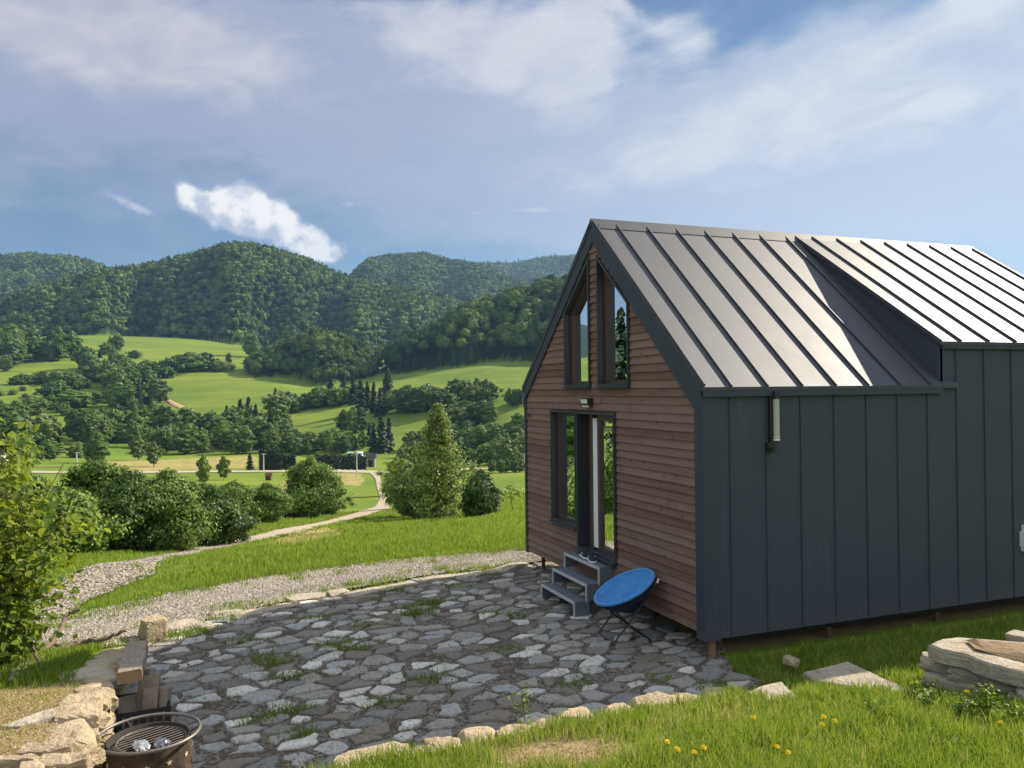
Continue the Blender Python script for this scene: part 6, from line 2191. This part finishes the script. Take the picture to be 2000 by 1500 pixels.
# dry straw on the bare patches
k_ = r.random(len(x)) < .5
V, F, T_ = blades(np.column_stack([x[k_], y[k_], ground(x[k_], y[k_])]), r.uniform(.02, .06, k_.sum()), .004, 57, r.uniform(.8, 1, k_.sum()), 1.3)
tagit(np_obj('dry_straw', V, F, M_GRASS, tint=T_), kind='stuff')

# tufts that break up the edges of drive and path
r = np.random.default_rng(66)
C_ = []
for A_, n in ((near_edge[:7], 60), (far_edge[:7], 70), (list(road_l[:9]), 70), (list(road_r[:9]), 80)):
    A_ = np.asarray(A_); d = np.concatenate([[0], np.cumsum(np.linalg.norm(np.diff(A_, axis=0), axis=1))])
    for s_ in r.uniform(0, d[-1], n):
        q = np.array([np.interp(s_, d, A_[:, 0]), np.interp(s_, d, A_[:, 1])]) + r.normal(size=2) * .16
        k_ = r.integers(20, 70)
        p2 = q + r.normal(size=(k_, 2)) * r.uniform(.05, .16)
        C_.append(np.column_stack([p2, ground(p2[:, 0], p2[:, 1]) + .02]))
C_ = np.vstack(C_)
dd = np.hypot(C_[:, 0] - CAM[0], C_[:, 1] - CAM[1])
V, F, T_ = blades(C_, r.uniform(.03, .12, len(C_)), .0009 * dd, 67, np.clip(r.normal(.45, .25, len(C_)), 0, 1), .8)
tagit(np_obj('edge_grass', V, F, M_GRASS, tint=T_), kind='stuff')

# weeds in the joints of the patio
r = np.random.default_rng(61)
WP = [(370, 1240, 60, .16), (345, 1248, 50, .15), (400, 1236, 40, .12), (770, 1157, 60, .16), (815, 1205, 70, .18), (800, 1190, 40, .14), (845, 1180, 40, .14), (735, 1175, 30, .12), (655, 1262, 50, .13), (690, 1272, 50, .14), (520, 1290, 50, .14), (540, 1300, 50, .13), (835, 1330, 50, .14), (560, 1395, 60, .14), (580, 1440, 50, .13), (500, 1410, 40, .12), (1120, 1340, 40, .10), (960, 1200, 30, .11), (940, 1125, 40, .12), (1005, 1205, 30, .11), (900, 1145, 30, .11), (990, 1275, 30, .12), (760, 1375, 40, .12), (470, 1255, 40, .11), (610, 1210, 40, .11), (700, 1225, 40, .12), (1290, 1330, 30, .10), (1390, 1345, 40, .10), (560, 1325, 50, .12)]
C_, hh = [], []
for px, py, n, h in WP:
    q = plane_pt(px, py, .0)
    C_.append(q + np.column_stack([r.normal(size=(n * 2, 2)) * np.array([.07, .13]), np.zeros(n * 2)])); hh.append(r.uniform(.3, 1.0, n * 2) * h * .85)
for i in range(420):
    q = r.uniform(patio_poly.min(0), patio_poly.max(0))
    if in_poly(np.array([q[0]]), np.array([q[1]]), patio_poly)[0]:
        n = r.integers(3, 12)
        C_.append(np.array([q[0], q[1], 0]) + np.column_stack([r.normal(size=(n, 2)) * .05, np.zeros(n)])); hh.append(r.uniform(.01, .035, n))
C_ = np.vstack(C_); hh = np.concatenate(hh)
V, F, T_ = blades(C_, hh, r.uniform(.006, .013, len(C_)), 62, np.clip(r.normal(.25, .15, len(C_)), 0, .8), .9)
V2, F2, T2 = leaves(C_ + np.array([0, 0, 1])[None] * (hh * r.uniform(.2, .8, len(hh)))[:, None] + r.normal(size=C_.shape) * .02, r.uniform(.012, .032, len(C_)), np.clip(r.normal(.3, .15, len(C_)), 0, .8), r=r)
tagit(np_obj('patio_weeds', np.vstack([V, V2]), np.vstack([F, F2 + len(V)]), M_GRASS, tint=np.concatenate([T_, T2])), kind='stuff')

# lush broad-leaved plants in the lawn at the right
M_WEED = foliage('weed_leaf', (.055, .115, .012), (.190, .270, .030), .45, .0)
r = np.random.default_rng(71)


def leafy_plant(px, py, h, n, label, spread=.16):
    p, _ = at(px, py)
    t_ = thing('leafy_weed', label, 'plant', p, None)
    mb = MB(); C_ = []; N_ = []
    for i in range(6):
        a = r.uniform(0, 6.28); e = p + np.array([spread * r.uniform(.2, 1) * math.cos(a), spread * r.uniform(.2, 1) * math.sin(a), h * r.uniform(.6, 1.1)])
        mb.tube([p - (0, 0, .01), (p + e) / 2 + (0, 0, h * .1), e], [.004, .003, .0015], 5)
        k = n // 6
        u = r.uniform(.15, 1.0, k)
        C_.append(p + (e - p) * u[:, None] + r.normal(size=(k, 3)) * np.array([.03, .03, .02])); N_.append(np.tile([math.cos(a) * .3, math.sin(a) * .3, 1.0], (k, 1)))
    C_ = np.vstack(C_); N_ = np.vstack(N_)
    V, F, T2 = leaf_blades(C_, r.uniform(.02, .05, len(C_)), N_, np.clip(r.normal(.55, .2, len(C_)), 0, 1), r)
    np_obj('leaves', V, F, M_WEED, t_, T2); mb.build('stems', M_WEED, t_)


leafy_plant(1700, 1408, .19, 110, 'bright leafy weed with small leaves in the lawn below the large slab')
leafy_plant(1745, 1405, .15, 110, 'dark leafy weed beside the yellow flower below the large slab')
leafy_plant(1815, 1395, .25, 170, 'tall leafy weed in front of the left end of the bed wall')
leafy_plant(1870, 1402, .22, 170, 'leafy weed in front of the middle of the bed wall')
leafy_plant(1930, 1404, .25, 170, 'tall bright leafy weed near the right edge, below the cap stone')
leafy_plant(1985, 1424, .22, 150, 'leafy weed at the right picture edge in the lawn')
leafy_plant(1860, 1465, .13, 110, 'low spreading weed at the lower right of the lawn', .22)
p = plane_pt(1025, 1432, .22)
tw = thing('tall_weed', 'thin tall pale green weed growing at the lawn kerb before the patio', 'plant', p)
mb = MB(); mb.tube([p - (0, 0, .15), p + (0, 0, .12), p + (-.02, -.01, .26), p + (-.05, -.02, .36)], [.006, .005, .004, .002], 6)
C_ = [];
for i in range(15):
    u = r.uniform(.05, 1); a = r.uniform(0, 6.28); b_ = p + np.array([-.03 * u, -.01 * u, .33 * u]); e = b_ + np.array([.07 * math.cos(a), .07 * math.sin(a), .05]) * r.uniform(.5, 1.2)
    mb.tube([b_, e], [.003, .0015], 4); C_.append(e + r.normal(size=(4, 3)) * .014)
mb.build('stem', M_WEED, tw)
C_ = np.vstack(C_)
V, F, T2 = leaf_blades(C_, r.uniform(.02, .045, len(C_)), np.tile([0, 0, 1.0], (len(C_), 1)), np.clip(r.normal(.5, .2, len(C_)), 0, 1), r)
np_obj('leaves', V, F, M_WEED, tw, T2)

# dandelions
M_YEL = plain('yellow_petals', (.90, .66, .02), .7, 0, .15, 30)


def dandelion(px, py):
    p, _ = at(px, py + 14)
    h = r.uniform(.07, .12)
    t_ = thing('dandelion', 'yellow dandelion flower on a thin stalk in the sunlit lawn', 'flower', p, 'dandelions in the lawn')
    top = p + np.array([r.normal() * .012, r.normal() * .012, h])
    mb = MB(); mb.tube([p - (0, 0, .01), (p + top) / 2, top], .0025, 5); mb.build('stalk', M_WEED, t_)
    n = 46; a = r.uniform(0, 6.28, n); e = r.uniform(.1, 1.3, n)
    d = np.stack([np.cos(a) * np.cos(e), np.sin(a) * np.cos(e), np.sin(e)], 1)
    V, F, T2 = leaves(top + d * .016, np.full(n, .024), np.ones(n), d, .2, .45, r=r)
    np_obj('flower_head', V, F, M_YEL, t_, T2)


for q in [(1470, 1417), (1607, 1427), (1613, 1420), (1632, 1415), (1745, 1392), (1320, 1486), (1304, 1469), (1372, 1475), (1358, 1488), (1516, 1474), (1542, 1480), (1952, 1421), (1887, 1360), (1710, 1355)]: dandelion(*q)

# ------------------------------------------------------------------ things in the valley
M_POLE = plain('pale_concrete', (.50, .48, .44), .8, 0, .15, 2)


def pole(px, py, hpx, label, arm=True):
    p, _ = at(px, py)
    h = hpx * math.hypot(p[0] - CAM[0], p[1] - CAM[1]) / FPX
    t_ = thing('utility_pole', label, 'pole', p, 'poles along the valley road')
    mb = MB(); mb.tube([p - (0, 0, .3), p + (0, 0, h)], [.22, .14], 8); mb.build('shaft', M_POLE, t_)
    if arm:
        mb = MB(); mb.box(p + np.array([0, 0, h - .25]), (1.6, .16, .16), np.array([[RH[0], -RH[1], 0], [RH[1], RH[0], 0], [0, 0, 1]])); mb.build('cross_arm', M_POLE, t_)


pole(150, 920, 33, 'pale pole at the left, in front of the dark bushes')
pole(515, 921, 34, 'pale pole before the dark clipped hedge')
pole(697, 932, 48, 'pale pole with a cross arm near the end of the path')
pole(1024, 922, 36, 'thin pole beside the cabin corner, far off at the road')


def hedge(px0, px1, py, hpx, label, seed):
    a, _ = at(px0, py); b, _ = at(px1, py)
    rd = math.hypot(*(a[:2] - CAM[:2])); h = hpx * rd / FPX
    r = np.random.default_rng(seed)
    d = (b - a); ln = np.linalg.norm(d[:2]); d = d / ln
    nrm = np.array([-d[1], d[0], 0])
    n = int(ln * h * 34)
    face = r.integers(0, 3, n)
    u, v = r.uniform(0, 1, n), r.uniform(0, 1, n)
    th_ = 3.0
    C_ = np.where((face == 0)[:, None], a + d * (u * ln)[:, None] + nrm * (r.normal(0, .25, n))[:, None] + np.array([0, 0, 1]) * (v * h)[:, None],
         np.where((face == 1)[:, None], a + d * (u * ln)[:, None] + nrm * (v * th_)[:, None] + np.array([0, 0, 1]) * (h * (.94 + .12 * r.random(n)))[:, None],
                  a + d * (u * ln)[:, None] + nrm * (th_ * r.random(n))[:, None] + np.array([0, 0, 1]) * (v * h)[:, None]))
    C_[:, 2] += h * .10 * np.maximum(0, np.sin(u * ln * 1.9)) * v
    V, F, T2 = leaves(C_, r.uniform(.5, 1.1, n), np.clip(r.normal(.3, .18, n), 0, 1), r=r)
    e = [a + d * u * ln + nrm * v for u in (.01, .99) for v in (.25, th_ - .2)]
    B = np.array([q + np.array([0, 0, z]) for q in e for z in (-.2, h * .88)])
    FB = np.array([[0, 1, 5, 4], [2, 6, 7, 3], [0, 2, 3, 1], [4, 5, 7, 6], [1, 3, 7, 5]]) + len(V)
    V = np.vstack([V, B]); F = np.vstack([F, FB]); T2 = np.concatenate([T2, np.full(5, .1)])
    return tagit(np_obj('hedge', V, F, M_SPRUCE, tint=T2, origin=tuple(a)), label, 'hedge')


hedge(508, 552, 920, 36, 'tall dark clipped hedge behind the middle pole', 1)
hedge(552, 578, 919, 26, 'lower ragged hedge right of the tall dark one', 2)
hedge(622, 716, 919, 26, 'long dark clipped hedge left of the path end', 3)
# pale stones at the foot of the long hedge
r = np.random.default_rng(81)
for i in range(26):
    p, _ = at(652 + i * 2.4 + r.normal() * .3, 920.5)
    sc_ = r.uniform(.5, .9)
    V, F = rock_geo(p + np.array([0, 0, sc_ * .3]), (sc_ * 1.1, sc_, sc_ * .9), 990 + i, r.uniform(0, 3), 6, .03, ICO2)
    tagit(np_obj('boulder', V, F, M_SLAB, origin=tuple(p)), 'pale boulder in the row at the foot of the long clipped hedge', 'boulder', 'row of boulders under the hedge')


def shed(px, py, wpx, hpx, label, name, wallc, roofc, cat='hut'):
    p, _ = at(px, py)
    k = math.hypot(*(p[:2] - CAM[:2])) / FPX
    w_, h = wpx * k, hpx * k
    t_ = thing(name, label, cat, p)
    Rm = np.array([[RH[0], -RH[1], 0], [RH[1], RH[0], 0], [0, 0, 1]])
    mb = MB(); mb.box(p + np.array([0, 0, h * .33]), (w_ * .8, w_ * .7, h * .7), Rm); mb.build('wall', wallc, t_)
    mb = MB()
    P = [(-w_ * .5, -w_ * .42, h * .66), (w_ * .5, -w_ * .42, h * .66), (w_ * .5, 0, h), (-w_ * .5, 0, h), (-w_ * .5, w_ * .42, h * .66), (w_ * .5, w_ * .42, h * .66)]
    mb.add(np.array(P) @ Rm.T + p, [(0, 1, 2, 3), (3, 2, 5, 4), (0, 3, 4), (1, 5, 2)])
    mb.build('roof', roofc, t_)
    mb = MB(); mb.box(p + Rm @ np.array([0, -w_ * .352, h * .28]), (w_ * .45, w_ * .02, h * .5), Rm); mb.build('door', M_DARK, t_)
    return t_


M_HUT = plain('brown_boards', (.13, .065, .045), .8, 0, .3, 1)
M_HROOF = plain('red_brown_roof', (.085, .045, .035), .7, 0, .3, 1)
shed(525, 938, 13, 14, 'small brown wooden hut standing alone in the valley field', 'hut', M_HUT, M_HROOF)
shed(725, 912, 20, 26, 'dark wooden cottage with pale gables beside the end of the path', 'cottage', plain('grey_boards', (.24, .21, .18), .8, 0, .3, 1), plain('dark_roof', (.05, .045, .045), .7), 'house')
shed(703, 891, 12, 9, 'white tent like shelter above the long hedge', 'shelter', M_WHITE, M_WHITE, 'shelter')
shed(666, 880, 7, 6, 'small white shelter left of the green one above the hedge', 'shelter', M_WHITE, M_WHITE, 'shelter')
shed(684, 891, 10, 9, 'small green shelter with a pale roof above the long hedge', 'shelter', plain('green_canvas', (.03, .22, .11), .8), plain('pale_green_canvas', (.35, .55, .45), .8), 'shelter')
shed(45, 892, 16, 12, 'red brown roofed hut far left beside the car park', 'hut', plain('grey_boards', (.24, .21, .18), .8, 0, .3, 1), M_HROOF)


def car(px, py, colr, label, seed):
    p, _ = at(px, py)
    t_ = thing('parked_car', label, 'car', p, 'cars parked far left in the valley')
    a = .5 + seed * .2
    Rm = np.array([[math.cos(a), -math.sin(a), 0], [math.sin(a), math.cos(a), 0], [0, 0, 1]])
    mb = MB()
    prof = [(-2.1, .35), (2.1, .35), (2.15, .8), (1.2, .95), (.6, 1.45), (-1.3, 1.45), (-1.9, .95), (-2.15, .85)]
    mb.prism(np.array([(x, -.85, z) for x, z in prof]) @ Rm.T + p, Rm @ np.array([0, 1.7, 0])); mb.build('body', plain(f'car_paint_{seed}', colr, .3, .2, .05), t_)
    mb = MB()
    mb.prism(np.array([(x, -.87, z) for x, z in [(1.0, .97), (.55, 1.38), (-1.2, 1.38), (-1.7, .97)]]) @ Rm.T + p, Rm @ np.array([0, 1.74, 0])); mb.build('side_windows', M_BLACK, t_)
    for x in (-1.3, 1.3):
        for y in (-.8, .8):
            mb = MB(); q = p + Rm @ np.array([x, y, .33]); e = Rm @ np.array([0, .1, 0]); mb.tube([q - e, q + e], .33, 12); mb.build('wheel', M_BLACK, t_)


car(4, 896, (.75, .76, .78), 'white parked car at the very left edge of the valley', 1)
car(17, 896, (.55, .56, .58), 'silver parked car between the white and the pale one', 2)
car(32, 896, (.62, .60, .56), 'pale parked car next to the red brown roofed hut', 3)
car(12, 907, (.70, .72, .74), 'white parked car in the front row at the left edge', 4)

# ------------------------------------------------------------------ haze over the valley
hb = MB(); hb.bx((-7500, -7500, -120), (7500, 7500, 820))
haze = hb.build('haze', [None])
haze.data.materials.clear()
hm = bpy.data.materials.new('haze_air')
hm.use_nodes = True
hn = NT(hm.node_tree); hn.n.clear()
pv = hn.new('ShaderNodeVolumePrincipled')
pv.inputs['Color'].default_value = (.36, .60, 1.0, 1)
pv.inputs['Density'].default_value = .00007
pv.inputs['Anisotropy'].default_value = .2
hn.l.new(pv.outputs[0], hn.new('ShaderNodeOutputMaterial').inputs['Volume'])
haze.data.materials.append(hm)
tagit(haze, kind='stuff')
